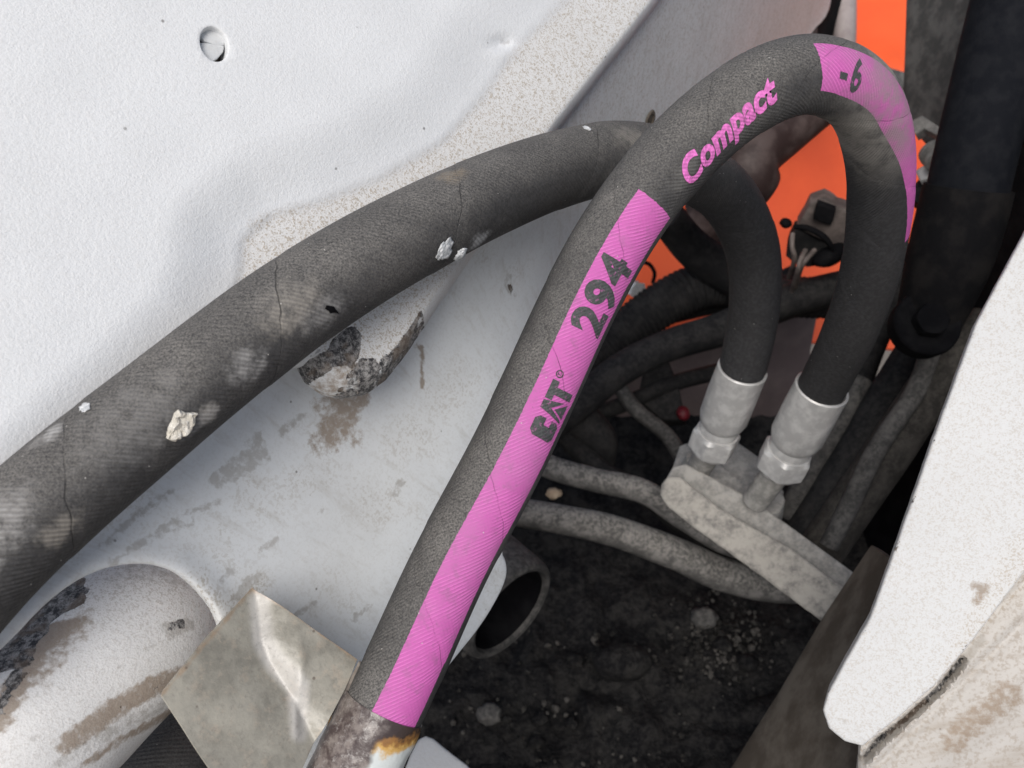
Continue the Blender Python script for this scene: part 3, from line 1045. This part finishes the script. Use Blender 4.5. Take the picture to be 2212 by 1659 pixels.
def end_fitting(parent, T, Bp, S, rf, rn, rot):
    """crimped ferrule, hexagon nut and stem along one axis"""
    ax = (Bp - T)
    L = ax.length / MM
    axn = ax.normalized()

    def dent(z, a):
        return .32 * abs(math.sin(4 * a)) * (4 < z < L - 4) - .1 + .12 * mnoise.noise((z * .3, math.cos(a) * 2, math.sin(a) * 2))
    lathe('ferrule', T, ax, [(9, rf - 1.2), (.4, rf - 1.1), (0, rf - .9), (-.2, rf - .4), (.3, rf + .1), (2, rf), (L * .45, rf - .1), (L - 5, rf - .1), (L - 2.2, rf - .6), (L, rf - 2.0), (L + .5, rf - 3.0)], M_zinc, parent, seg=64, rfun=dent)
    n0 = T + axn * ((L - .3) * MM)
    lathe('collar', n0, ax, [(0, rf - 2.1), (1.6, rf - 1.7), (3.4, rf - 1.8), (4.0, rf - 2.6)], M_zinc, parent, seg=48)
    n1 = T + axn * ((L + 3.2) * MM)
    hl = 11.5
    lathe('hex_nut', n1, ax, [(0, rn * .80), (.2, rn * .97), (1.8, rn * 1.13), (hl * .55, rn * 1.16), (hl - 1.6, rn * 1.12), (hl, rn * .93), (hl + .3, rn * .6)], M_zinc, parent, seg=72, hexf=rn, rot=rot, sharp=18)
    n2 = n1 + axn * (hl * MM)
    lathe('stem', n2, S - n2, [(-1, rn * .62), ((S - n2).length / MM, rn * .60)], M_cast, parent, seg=32)


end_fitting(t1, P(1604, 796, 338), P(1556, 918, 358), P(1505, 1018, 384), 9.6, 8.7, .2)
end_fitting(t2, P(1776, 838, 318), P(1712, 958, 338), P(1632, 1082, 364), 9.8, 8.9, .45)

# paint flakes and splashes stuck to the black hose
def on_path_blob(name, path, u, v, rad, squash, mat, parent, seed, amp=.35, sub=4, **kw):
    s = path.s_at(u, v)
    best = min(((Vector(uv_of(path.at(s + ds, a, .1))) - Vector((u, v))).length, s + ds, a) for ds in range(-9, 10, 1) for a in range(-80, 81, 6))
    c = path.at(best[1], best[2], .25)
    nrm = (c - path.at(best[1], best[2], -4)).normalized()
    tt, x, y = axis_frame(nrm)
    B = Matrix((x, y, tt)).transposed()
    return blobmesh(name, c, rad, mat, parent, squash=squash, amp=amp, freq=1.3, sub=sub, seed=seed, basis=B, **kw)


fs = bp.s_at(394, 920)
fb = min(((Vector(uv_of(bp.at(fs + ds, a_, .1))) - Vector((394, 920))).length, fs + ds, a_) for ds in range(-9, 10) for a_ in range(-80, 81, 6))
pfk = Plane((394, 920, 150), (400, 920, 150), (394, 930, 150))
pfk.p = bp.at(fb[1], fb[2], .3)
pfk.n = (pfk.p - bp.at(fb[1], fb[2], -4)).normalized()
sheet('paint_flake', [(362, 946), (366, 925), (374, 900), (384, 888), (402, 894), (422, 893), (416, 908), (412, 926), (402, 936), (390, 942), (378, 952)], pfk, M_cream, body1, step=5, thick=.7, rim=((.1, .1), (.2, .3)), wob=2.5,
      height=lambda U, V: np.array([.5 + 1.1 * abs(mnoise.noise((a_ * .055, b_ * .04, 3))) + .5 * mnoise.noise((a_ * .13, b_ * .13, 1)) for a_, b_ in zip(U, V)]))
on_path_blob('tear', bp, 711, 664, 1.5, (.45, 1, .3), M_black, body1, 6, .5, sub=2, smooth=False)
on_path_blob('paint_splash', bp, 962, 540, 2.4, (1, .8, .10), M_chalk, body1, 5, .5)
on_path_blob('paint_splash', bp, 996, 548, 2.0, (.8, 1, .35), M_chalk, body1, 8, .4)
on_path_blob('paint_splash', bp, 185, 885, 1.3, (.7, 1, .1), M_chalk, body1, 11, .4)
on_path_blob('paint_splash', bp, 1268, 279, 1.2, (.6, 1, .3), M_chalk, body1, 12, .3)

# ------------------------------------------------------------------ label sleeve and plastic tag at the foot of the pink hose
def sleeve_mat():
    m = Mat('scorched_label_sleeve')
    s, th = m.uvxy()
    e = m.ma('ADD', m.ma('SUBTRACT', s_lab, s), m.ma('MULTIPLY', m.ma('SUBTRACT', m.noise(.35, 4, .6), .5), 7.0))   # mm below the top edge
    e = m.ma('ADD', e, m.ma('MULTIPLY', th, .035))
    c = m.mix(m.step(e, 2.4, 3.8), (.05, .035, .032), (.30, .15, .05))
    c = m.mix(m.step(e, 3.8, 5.2), c, (.62, .38, .12))
    c = m.mix(m.step(e, 5.0, 7.0), c, (.66, .70, .69))
    film = m.mix(m.step(m.noise(.25, 5, .7), .4, .62), (.075, .055, .052), (.24, .205, .185))
    film = m.mix(m.ma('MULTIPLY', m.step(m.noise(.8, 5, .8), .54, .66), .5), film, (.45, .43, .41))
    side = m.step(m.ma('ADD', th, m.ma('MULTIPLY', m.noise(.2, 3), 24.0)), -2, 8)
    c = m.mix(side, film, c)
    return m.done(c, .28, m.bump(m.noise(.4, 4), .5, .5), spec=.6)


def tag_mat():
    m = Mat('dirty_plastic_tag')
    n1 = m.noise(.09, 5, .65)
    c = m.mix(m.step(n1, .38, .66), (.385, .365, .31), (.25, .237, .20))
    c = m.mix(m.ma('MULTIPLY', m.step(m.noise(.35, 5, .7), .52, .66), .45), c, (.46, .39, .31))
    r, g, b, a = m.mask()
    c = m.mix(m.ma('MULTIPLY', m.step(m.ma('ADD', b, m.ma('MULTIPLY', m.ma('SUBTRACT', m.noise(.5, 4), .5), .8)), .4, .9), .7), c, (.36, .25, .16))
    c = m.mix(m.ma('MULTIPLY', r, .6), c, (.72, .70, .68))
    vs = m.step(m.voro(.2), .09, .04)
    c = m.mix(m.ma('MULTIPLY', vs, .7), c, (.12, .09, .07))
    c = m.mix(m.ma('MULTIPLY', m.step(m.noise(.9, 5, .75), .5, .7), .35), c, (.15, .14, .125))
    return m.done(c, .34, m.bump(m.ma('ADD', m.noise(.12, 3), m.ma('MULTIPLY', m.noise(.6, 4), .3)), .5, .9), spec=.5)


M_sleeve, M_tag = sleeve_mat(), tag_mat()
tT = thing('hose_tag', 'dirty creased plastic tag with scorched sleeve wrapped round the pink striped hose', 'tag', pp2.p[20])
tube('sleeve', pp2, M_sleeve, tT, seg=72, s0=0, s1=s_lab, off=.55, rad=lambda s, a: .35 * mnoise.noise((s * .18, a * .03, 3)) - .25 * (s > s_lab - 1.5))
pt = Plane((350, 1500, 168), (555, 1262, 186), (770, 1425, 190))


def tag_h(U, V):
    cu = np.interp(V, [1240, 1300, 1380, 1420, 1500, 1600, 1700], [553, 566, 574, 590, 640, 690, 730])
    x = U - cu
    h = -3.6 * np.exp(-np.sqrt(x * x + 6) / (78 - 42 * np.tanh(x / 12)))
    y = U - np.interp(V, [1300, 1420, 1520, 1700], [640, 652, 648, 640])
    h += 1.6 * np.exp(-np.sqrt(y * y + 40) / 14) * sstep(V, 1340, 1440) * sstep(-V, -1640, -1560)
    h += .5 * np.array([mnoise.noise((a * .012, b * .012, 8)) for a, b in zip(U, V)])
    return h


def tag_mask(U, V):
    ed = sdist(U, V, [(350, 1500), (555, 1262), (772, 1425)])
    b = .8 * np.exp(-ed / 14) + .45 * stroke(U, V, [(630, 1500), (640, 1560)], 8, 30)
    r = .8 * stroke(U, V, [(568, 1290), (575, 1380), (600, 1425), (650, 1480), (655, 1580)], 10, 20)  # pale strip paints the bright lit facet along the crease
    return np.stack([r, 0 * U, b, 0 * U], 1)


sheet('tag_flap', [(350, 1502), (354, 1490), (450, 1372), (548, 1268), (556, 1260), (564, 1268), (640, 1330), (772, 1424), (745, 1490), (640, 1700), (480, 1700), (420, 1610)], pt, M_tag, tT, step=4.5, thick=.35, rim=((.05, .05), (.08, .2)), height=tag_h, mask=tag_mask)
pw = Plane((772, 1424, 189), (640, 1690, 186), (800, 1500, 181))
def strip_mat():
    m = Mat('scorched_paper_strip')
    r, g, b_, a_ = m.mask()
    e = m.ma('ADD', r, m.ma('MULTIPLY', m.ma('SUBTRACT', m.noise(.3, 4, .6), .5), .16))
    c = m.mix(m.step(m.noise(.4, 4), .4, .6), (.22, .19, .165), (.30, .265, .23))
    c = m.mix(m.step(e, .34, .40), c, (.045, .03, .025))
    c = m.mix(m.step(e, .42, .47), c, (.48, .27, .07))
    c = m.mix(m.step(e, .48, .54), c, (.60, .60, .56))
    c = m.mix(m.ma('MULTIPLY', m.step(m.noise(.45, 4, .7), .5, .62), m.step(e, .5, .6)), c, (.16, .16, .16))
    return m.done(c, .35, m.bump(m.noise(.5, 4), .3, .3), spec=.55)


M_strip = strip_mat()
sheet('label_strip', [(771, 1428), (792, 1500), (780, 1540), (760, 1590), (735, 1660), (715, 1710), (636, 1710), (700, 1580), (745, 1490)], pw, M_strip, tT, step=8, thick=.7, rim=((.1, .1), (.15, .3)),
      height=lambda U, V: .5 * np.sin(V * .03), mask=lambda U, V: np.stack([(V - 1428) / 282, 0 * U, 0 * U, 0 * U], 1))

# ------------------------------------------------------------------ manifold, bar and tubes in the gap
pM = Plane((1470, 1000, 398), (1660, 1110, 372), (1560, 960, 404))
tM = thing('manifold_block', 'dusty grey valve block that both hose fittings screw into', 'valve block', pM.hit(1600, 1100))
sheet('front_rail', [(1471, 964), (1490, 956), (1678, 1100), (1656, 1124), (1456, 1010)], pM, M_cast, tM, step=10, thick=22, rim=((.4, .2), (.7, .8)))
pM2 = Plane((1470, 1000, 404), (1660, 1110, 378), (1560, 960, 410))
sheet('rear_rail', [(1500, 962), (1586, 952), (1640, 990), (1690, 1060), (1668, 1085), (1538, 1000)], pM2, M_cast, tM, step=10, thick=22, rim=((.4, .2), (.7, .8)))
sheet('mounting_lug', [(1640, 1075), (1685, 1060), (1695, 1085), (1672, 1110), (1650, 1100)], Plane((1470, 1000, 394), (1660, 1110, 368), (1560, 960, 400)), M_cast, tM, step=6, thick=10, smooth=1)
lathe('port_boss', P(1503, 1012, 388), P(1503, 1012, 388) - P(1540, 945, 372), [(0, 6.5), (-6, 6.2)], M_cast, tM, seg=32)

pbar = Plane((1450, 1040, 366), (1850, 1310, 336), (1480, 1110, 362))
tb = thing('support_bar', 'flat dusty steel bar with rounded end running under the right plate', 'bar', pbar.hit(1850, 1330))
sheet('face_plate', [(1430, 1068), (1432, 1048), (1444, 1034), (1466, 1034), (1500, 1062), (1560, 1108), (1700, 1186), (1870, 1310), (1960, 1380), (1930, 1440), (1800, 1356), (1640, 1236), (1486, 1124), (1448, 1094)], pbar, M_bar, tb, step=8, thick=5, rim=((.3, .15), (.8, .7)), wob=1.5,
      height=lambda U, V: np.array([.5 * mnoise.noise((a * .03, b * .03, 2)) for a, b in zip(U, V)]))
sheet('flange', [(1440, 1040), (1456, 1012), (1482, 1006), (1606, 1072), (1690, 1130), (1880, 1268), (1960, 1330), (1940, 1390), (1700, 1210), (1480, 1080)], Plane((1450, 1040, 375), (1850, 1310, 345), (1480, 1110, 370)), M_cast, tb, step=9, thick=4, rim=((.3, .15), (.8, .7)))


def wob_tube(name, ctrl, mat, label, cat, seg=36, amp=.25, group=None, step=1.6, **kw):
    p = Path(ctrl, step)
    o = tube(name, p, mat, None, seg=seg, rad=lambda s, a: amp * mnoise.noise((s * .06, math.cos(R(a)) * 1.5, math.sin(R(a)) * 1.5)), **kw)
    return tag(o, label, cat, group)


GT = 'dusty tubes in the gap'
wob_tube('dusty_tube', [(980, 1080, 392, 6.2), (1130, 1108, 394, 6.4), (1300, 1140, 396, 6.8), (1450, 1192, 398, 7.3), (1560, 1240, 400, 7.6), (1680, 1268, 398, 7.2), (1790, 1268, 392, 6.5)], M_dusty, 'lowest thick dusty grey tube curving beneath the support bar', 'tube', group=GT)
wob_tube('dusty_tube', [(1060, 930, 420, 5.5), (1180, 1005, 415, 5.6), (1280, 1035, 412, 5.6), (1390, 1062, 408, 5.6), (1470, 1115, 405, 5.4), (1550, 1165, 402, 5.2), (1640, 1200, 400, 5)], M_dusty, 'middle dusty grey tube dipping behind the support bar end', 'tube', group=GT)
wob_tube('dusty_tube', [(1150, 860, 455, 5.5), (1215, 935, 450, 5.5), (1290, 1010, 440, 5.2), (1400, 1075, 432, 5), (1520, 1175, 425, 5), (1640, 1230, 420, 5)], M_dark, 'thin dark tube crossing above the middle dusty tube', 'tube', group=GT)
wob_tube('dark_conduit', [(1120, 960, 430, 8), (1235, 885, 432, 8), (1330, 805, 434, 8), (1440, 748, 440, 8), (1560, 710, 446, 8.5), (1700, 650, 452, 8.5), (1900, 600, 455, 8.5)], M_dark, 'long dark grey conduit sweeping up behind both hose ends', 'conduit')
# ribbed hose
rp = Path([(1160, 870, 470, 11.5), (1260, 790, 470, 11.5), (1350, 715, 470, 11.5), (1460, 640, 470, 12), (1560, 612, 474, 12), (1700, 640, 480, 11), (1900, 645, 480, 11)], .8)
tag(tube('ribbed_hose', rp, M_dark, None, seg=36, rad=lambda s, a: .45 * math.sin(s * 2.2)), 'black ribbed hose just right of the printed number', 'hose')
wob_tube('dark_conduit', [(1440, 470, 440, 9), (1530, 560, 455, 11), (1640, 625, 465, 9), (1760, 645, 470, 9), (1900, 620, 470, 9), (2000, 540, 470, 9)], M_dark, 'dark bundled conduit crossing the orange panel between the hose legs', 'conduit')
GC = 'dark cables crowded behind the fittings'
for ctrl, lab in (
        ([(1180, 930, 485, 4.5), (1330, 880, 482, 4.5), (1450, 830, 480, 4.5), (1560, 800, 478, 4.5)], 'dark cable passing just above the red cap'),
        ([(1290, 700, 500, 5), (1400, 690, 492, 5), (1500, 668, 488, 5), (1600, 640, 486, 5), (1720, 590, 486, 5)], 'dark cable between the ribbed hose and the long conduit'),
        ([(1640, 690, 470, 6), (1720, 660, 470, 6), (1800, 650, 470, 6), (1900, 690, 468, 6)], 'dark cable under the bundled conduit between the hose legs'),
        ([(1330, 820, 470, 4), (1370, 880, 465, 4), (1440, 940, 460, 4), (1480, 1000, 455, 4)], 'dark cable dropping left of the valve block'),
        ([(1860, 820, 405, 5.5), (1810, 920, 402, 5.5), (1750, 1020, 402, 5.5), (1700, 1120, 404, 5.5)], 'dark cable hugging the right fitting'),
        ([(2010, 760, 360, 4), (1975, 850, 362, 4), (1900, 960, 362, 4), (1850, 1060, 364, 4), (1790, 1180, 368, 4)], 'thin dark cable lying on the brown tube')):
    wob_tube('dark_cable', ctrl, M_dark2 if 'fitting' in lab or 'valve' in lab or 'brown' in lab else M_dark, lab, 'cable', seg=20, group=GC)
# brown boot behind the arch
bpth = Path([(1790, 215, 400, 9, 0), (1700, 285, 395, 10, 0), (1630, 330, 390, 13, 0), (1610, 372, 392, 15.5, 0), (1570, 430, 398, 14, 0), (1520, 480, 405, 12, 0)], 2)
tag(tube('rubber_boot', bpth, M_brown, None, seg=36), 'dark brown rounded rubber boot under the printed word, against orange', 'boot')

# connector
pc0 = Plane((1770, 480, 430), (1840, 500, 428), (1740, 540, 440))
tc = thing('wire_connector', 'small pale plastic wire connector with black clip in front of orange panel', 'connector', pc0.hit(1745, 570))
sheet('housing', [(1752, 442), (1780, 432), (1796, 441), (1806, 450), (1838, 460), (1842, 500), (1822, 532), (1790, 522), (1725, 490), (1738, 470)], pc0, M_plug, tc, step=6, thick=12, rim=((.5, .2), (.9, .9)), height=lambda U, V: 1.5 * np.exp(-(((U - 1790) / 30) ** 2 + ((V - 480) / 30) ** 2)))
pc1 = Plane((1770, 480, 425), (1840, 500, 423), (1740, 540, 435))
sheet('clip', [(1768, 444), (1802, 456), (1794, 484), (1760, 472)], pc1, M_black, tc, step=6, thick=6)
sheet('housing_rear', [(1722, 492), (1790, 522), (1812, 540), (1760, 580), (1700, 560), (1704, 530)], Plane((1770, 480, 432), (1840, 500, 430), (1740, 540, 442)), M_dark, tc, step=6, thick=12, smooth=1)
ringp = Path([(1716, 490, 427, 1.3), (1745, 493, 424, 1.5), (1780, 512, 422, 1.5), (1800, 540, 426, 1.3)], 1)
tube('seal_ring', ringp, M_black, tc, seg=12)
blobmesh('lever', P(1698, 482, 430), 3.0, M_black, tc, squash=(1, .9, .8), amp=.15)
blobmesh('boot', P(1795, 552, 432), 8.0, M_black, tc, squash=(1.2, .6, .8), amp=.1, basis=CAMB @ Matrix.Rotation(R(25), 3, 'Z'))
for i, (a, b) in enumerate((((1712, 505), (1716, 560)), ((1760, 540), (1730, 580)), ((1740, 540), (1722, 590)))):
    q = Path([(a[0], a[1], 426, 1.2), ((a[0] + b[0]) / 2 - 3, (a[1] + b[1]) / 2, 424, 1.2), (b[0], b[1], 428, 1.2), (b[0] - 12, b[1] + 40, 445, 1.2)], 1)
    tube('wire', q, M_plug, tc, seg=12)

# small things left of the first hose leg
pq = Plane((1385, 625, 470), (1400, 600, 470), (1370, 640, 468))
tag(sheet('pale_bracket', [(1376, 610), (1392, 612), (1396, 626), (1384, 632), (1380, 645), (1362, 640), (1366, 622)], pq, M_chalk, None, step=5, thick=4), 'tiny bright pale bracket beside the printed number', 'bracket')
wob_tube('thin_wire', [(1390, 566, 500, 1.2), (1404, 572, 500, 1.2), (1414, 590, 500, 1.2), (1410, 612, 500, 1.2)], M_black, 'thin black wire loop crossing orange beside the printed number', 'wire', seg=10, amp=0)
wob_tube('dark_rod', [(1430, 480, 480, 3.5), (1462, 520, 478, 3.5), (1480, 560, 476, 3.5)], M_black, 'short black rod crossing orange beside the stripe end', 'rod', seg=16, amp=0)
tag(blobmesh('red_cap', P(1476, 893, 470), 3.6, M_red, None, squash=(1, 1.2, 1), amp=.1), 'small round red cap in the dark left of the fittings', 'cap')
bxp = Plane((1420, 830, 480), (1470, 880, 474), (1380, 900, 478))
tag(sheet('dark_bracket', [(1395, 790), (1440, 778), (1462, 830), (1476, 905), (1430, 905), (1380, 860)], bxp, M_dark, None, step=10, thick=14, rim=((.4, .2), (.8, .8))), 'dark angular bracket above the red cap', 'bracket')
wob_tube('dark_stub', [(1190, 850, 455, 9), (1240, 900, 452, 11), (1290, 950, 450, 10), (1300, 1000, 455, 7)], M_dark, 'dark stubby pipe half hidden right of the brand mark', 'pipe')
tag(blobmesh('tan_nub', P(1196, 1066, 405), 3.6, plain('tan_plastic', (.34, .25, .17), (.42, .33, .24), .2), None, squash=(1, .8, .8), amp=.25, seed=4), 'tiny tan nub between two dusty tubes', 'nub')

# ------------------------------------------------------------------ right-hand machinery
pg = Plane((2000, 100, 420), (2100, 100, 395), (2000, 300, 425))
tag(sheet('grey_plate', [(1968, -300), (2300, -300), (2200, 200), (2080, 430), (2010, 320), (1978, 285), (1950, 250), (1955, 120)], pg, M_greydark, None, step=12, thick=6, rim=((.4, .2), (.8, .8))), 'dirty dark grey upright plate at top right beside black cylinder', 'plate')
cy = Path([(2262, -260, 318, 14.5), (2190, 0, 322, 14.5), (2140, 200, 327, 14.5), (2108, 330, 331, 14.5), (2085, 432, 335, 14.5)], 2)
tC = thing('black_cylinder', 'big black hydraulic cylinder hanging at top right', 'cylinder', cy.p[-1])
M_barrel = plain('matt_black_barrel', (.006, .007, .010), (.011, .012, .015), .15, .8, spec=.12)
tube('barrel', cy, M_barrel, tC, seg=48)
cy2 = Path([(2092, 405, 334, 15.8), (2078, 460, 337, 16), (2050, 560, 342, 15.5), (2020, 650, 348, 13.5), (2000, 705, 352, 12)], 2)
tube('rod_end', cy2, plain('greasy_black_steel', (.006, .006, .007), (.014, .013, .013), .1, .8, spec=.1), tC, seg=48)
cx = P(2000, 700, 342)
axd = (CAMLOC - cx).normalized() + CAMB @ Vector((.35, .25, 0))
lathe('pin_washer', cx, axd, [(-6, 12.5), (0, 13), (2, 12.6), (2.6, 11.8), (2.6, 6)], M_black, tC, seg=48)
lathe('pin_bolt', cx + axd.normalized() * .002, axd, [(0, 6.5), (5, 6.5), (5.8, 5.8)], M_black, tC, seg=48, hexf=5.8)
GR = 'dark tubes under the right plate'
wob_tube('dark_tube', [(2060, 640, 400, 9), (1960, 790, 398, 9), (1860, 960, 396, 9), (1760, 1120, 398, 9), (1690, 1220, 400, 9)], M_dark, 'long dark tube running down left just right of the fittings', 'tube', group=GR)
wob_tube('dark_tube', [(2140, 700, 370, 9.5), (2040, 800, 370, 9.5), (1930, 960, 372, 9.5), (1800, 1150, 376, 9.5), (1740, 1240, 380, 9.5)], plain('dark_brown_tube', (.020, .018, .016), (.042, .038, .034), .12, .85, dusty=(.085, .078, .068, .45)), 'long dark brown tube nearest the white right plate', 'tube', group=GR)
wob_tube('dark_tube', [(1960, 560, 440, 7), (1900, 700, 436, 7), (1850, 830, 432, 7), (1800, 960, 430, 7)], M_dark, 'dark tube hidden mostly behind the right leg of the striped hose', 'tube', group=GR)
# small clamp parts between hose and cylinder
pz = Plane((2000, 370, 400), (2020, 300, 402), (1960, 380, 405))
tz = thing('pipe_clamp', 'small grey clamp and ringed fitting between striped hose and black cylinder', 'clamp', pz.hit(2000, 420))
sheet('clamp_plate', [(1972, 262), (1990, 252), (2035, 282), (2034, 292), (1996, 274), (1978, 286)], pz, M_cast, tz, step=6, thick=6)
lathe('ring', P(2015, 325, 396), P(2015, 325, 396) - P(2000, 300, 402), [(0, 4), (1, 6.5), (3, 6.5), (4, 4.5), (6, 4.5), (7, 6), (9, 6), (10, 4)], M_cast, tz, seg=32)
sheet('lug', [(1980, 368), (2010, 350), (2030, 340), (2034, 362), (2018, 378), (1990, 388)], Plane((2000, 370, 398), (2020, 300, 400), (1960, 380, 403)), M_zinc, tz, step=6, thick=8, rim=((.4, .2), (.8, .8)))
wob_tube('dark_stub', [(1975, 440, 410, 6), (2010, 410, 408, 7), (2050, 380, 408, 7)], M_dark, 'dark stub pipe right of the striped hose leg', 'pipe')

# ------------------------------------------------------------------ open pipe and debris in the bottom of the gap
oc = P(1104, 1322, 352)
oax = CAMB @ Vector((.74, -.50, .58))
to = thing('open_pipe', 'open ended grey pipe stub beside the lower part of the striped hose', 'pipe', oc)
lathe('pipe_wall', oc, oax, [(-45, 24), (-8, 23.5), (-2, 23.2), (0, 22.4), (.8, 21), (.4, 19.6), (-2, 18.8), (-4, 18.5)], M_dark2, to, seg=64, caps=False)
lathe('bore_shade_lining', oc, oax, [(-1.2, 18.7), (-4, 18.45), (-20, 18.2), (-44, 18), (-44, .5)], M_black, to, seg=48, caps=False)  # black lining paints the shade inside the pipe mouth
tag(blobmesh('round_puck', P(1345, 1432, 415), 14, M_floor, None, squash=(1, .62, .6), amp=.08, basis=CAMB, sub=4), 'round dark dirt covered lump on the gap floor', 'lump')
rb = random.Random(5)
GD = 'dirt clods on the gap floor'
for i, (u, v, rr, lab) in enumerate(((1520, 1345, 7, 'palest crumbly clod below the lowest dusty tube'), (1560, 1400, 5, 'small clod below the palest clod'), (1610, 1440, 5.5, 'clod nearest the brown inner wall'), (1245, 1435, 5, 'small clod left of the round lump'),
                                     (1060, 1550, 6, 'grey clod right of the scorched sleeve'), (1170, 1560, 4, 'tiny clod low in the middle of the floor'), (1235, 1570, 3.5, 'tiny clod below the round lump'), (1160, 1610, 4, 'lowest clod at the bottom edge'))):
    pz_ = pf.hit(u, v) + pf.n * .004
    tag(blobmesh('dirt_clod', pz_, rr, M_dark2 if i in (0, 4) else M_floor, None, squash=(1, .8, .8), amp=.28, freq=1.6, sub=3, seed=i + 20), lab, 'clod', GD)
pwb = Plane((935, 1640, 300), (1000, 1660, 298), (920, 1700, 290))
tag(sheet('pale_block', [(905, 1600), (925, 1590), (960, 1620), (1020, 1665), (1040, 1720), (860, 1720)], pwb, M_white_r, None, step=8, thick=20, rim=((.6, .2), (1.2, 1)), smooth=1), 'pale block at the bottom edge right of the scorched sleeve', 'block')

# crumbs of dirt too many to count
cv, cf = [], []
icos = bmesh.new()
bmesh.ops.create_icosphere(icos, subdivisions=1, radius=1)
ivs = [v.co.copy() for v in icos.verts]
ifs = [tuple(v.index for v in f.verts) for f in icos.faces]
icos.free()
rc = random.Random(9)
for k in range(380):
    if k < 260:
        u, v = rc.gauss(1560, 55), rc.gauss(1395, 45)
    else:
        u, v = rc.uniform(960, 1480), rc.uniform(1360, 1680)
    c = pf.hit(u, v) + pf.n * (rc.uniform(.002, .006))
    r0 = rc.uniform(.5, 1.5) * (1.7 if rc.random() < .12 else 1)
    o = len(cv)
    for q in ivs:
        cv.append(c + q * (r0 * MM * rc.uniform(.6, 1.35)))
    cf += [tuple(i + o for i in f) for f in ifs]
cr = mesh_obj('dirt_crumbs', cv, cf, plain('dry_dirt_crumb', (.014, .013, .012), (.075, .07, .064), .12, .9, lo=.45, hi=.62), None, smooth=False)
tag(cr, 'loose crumbs of dry dirt scattered over the gap floor', 'dirt', kind='stuff')
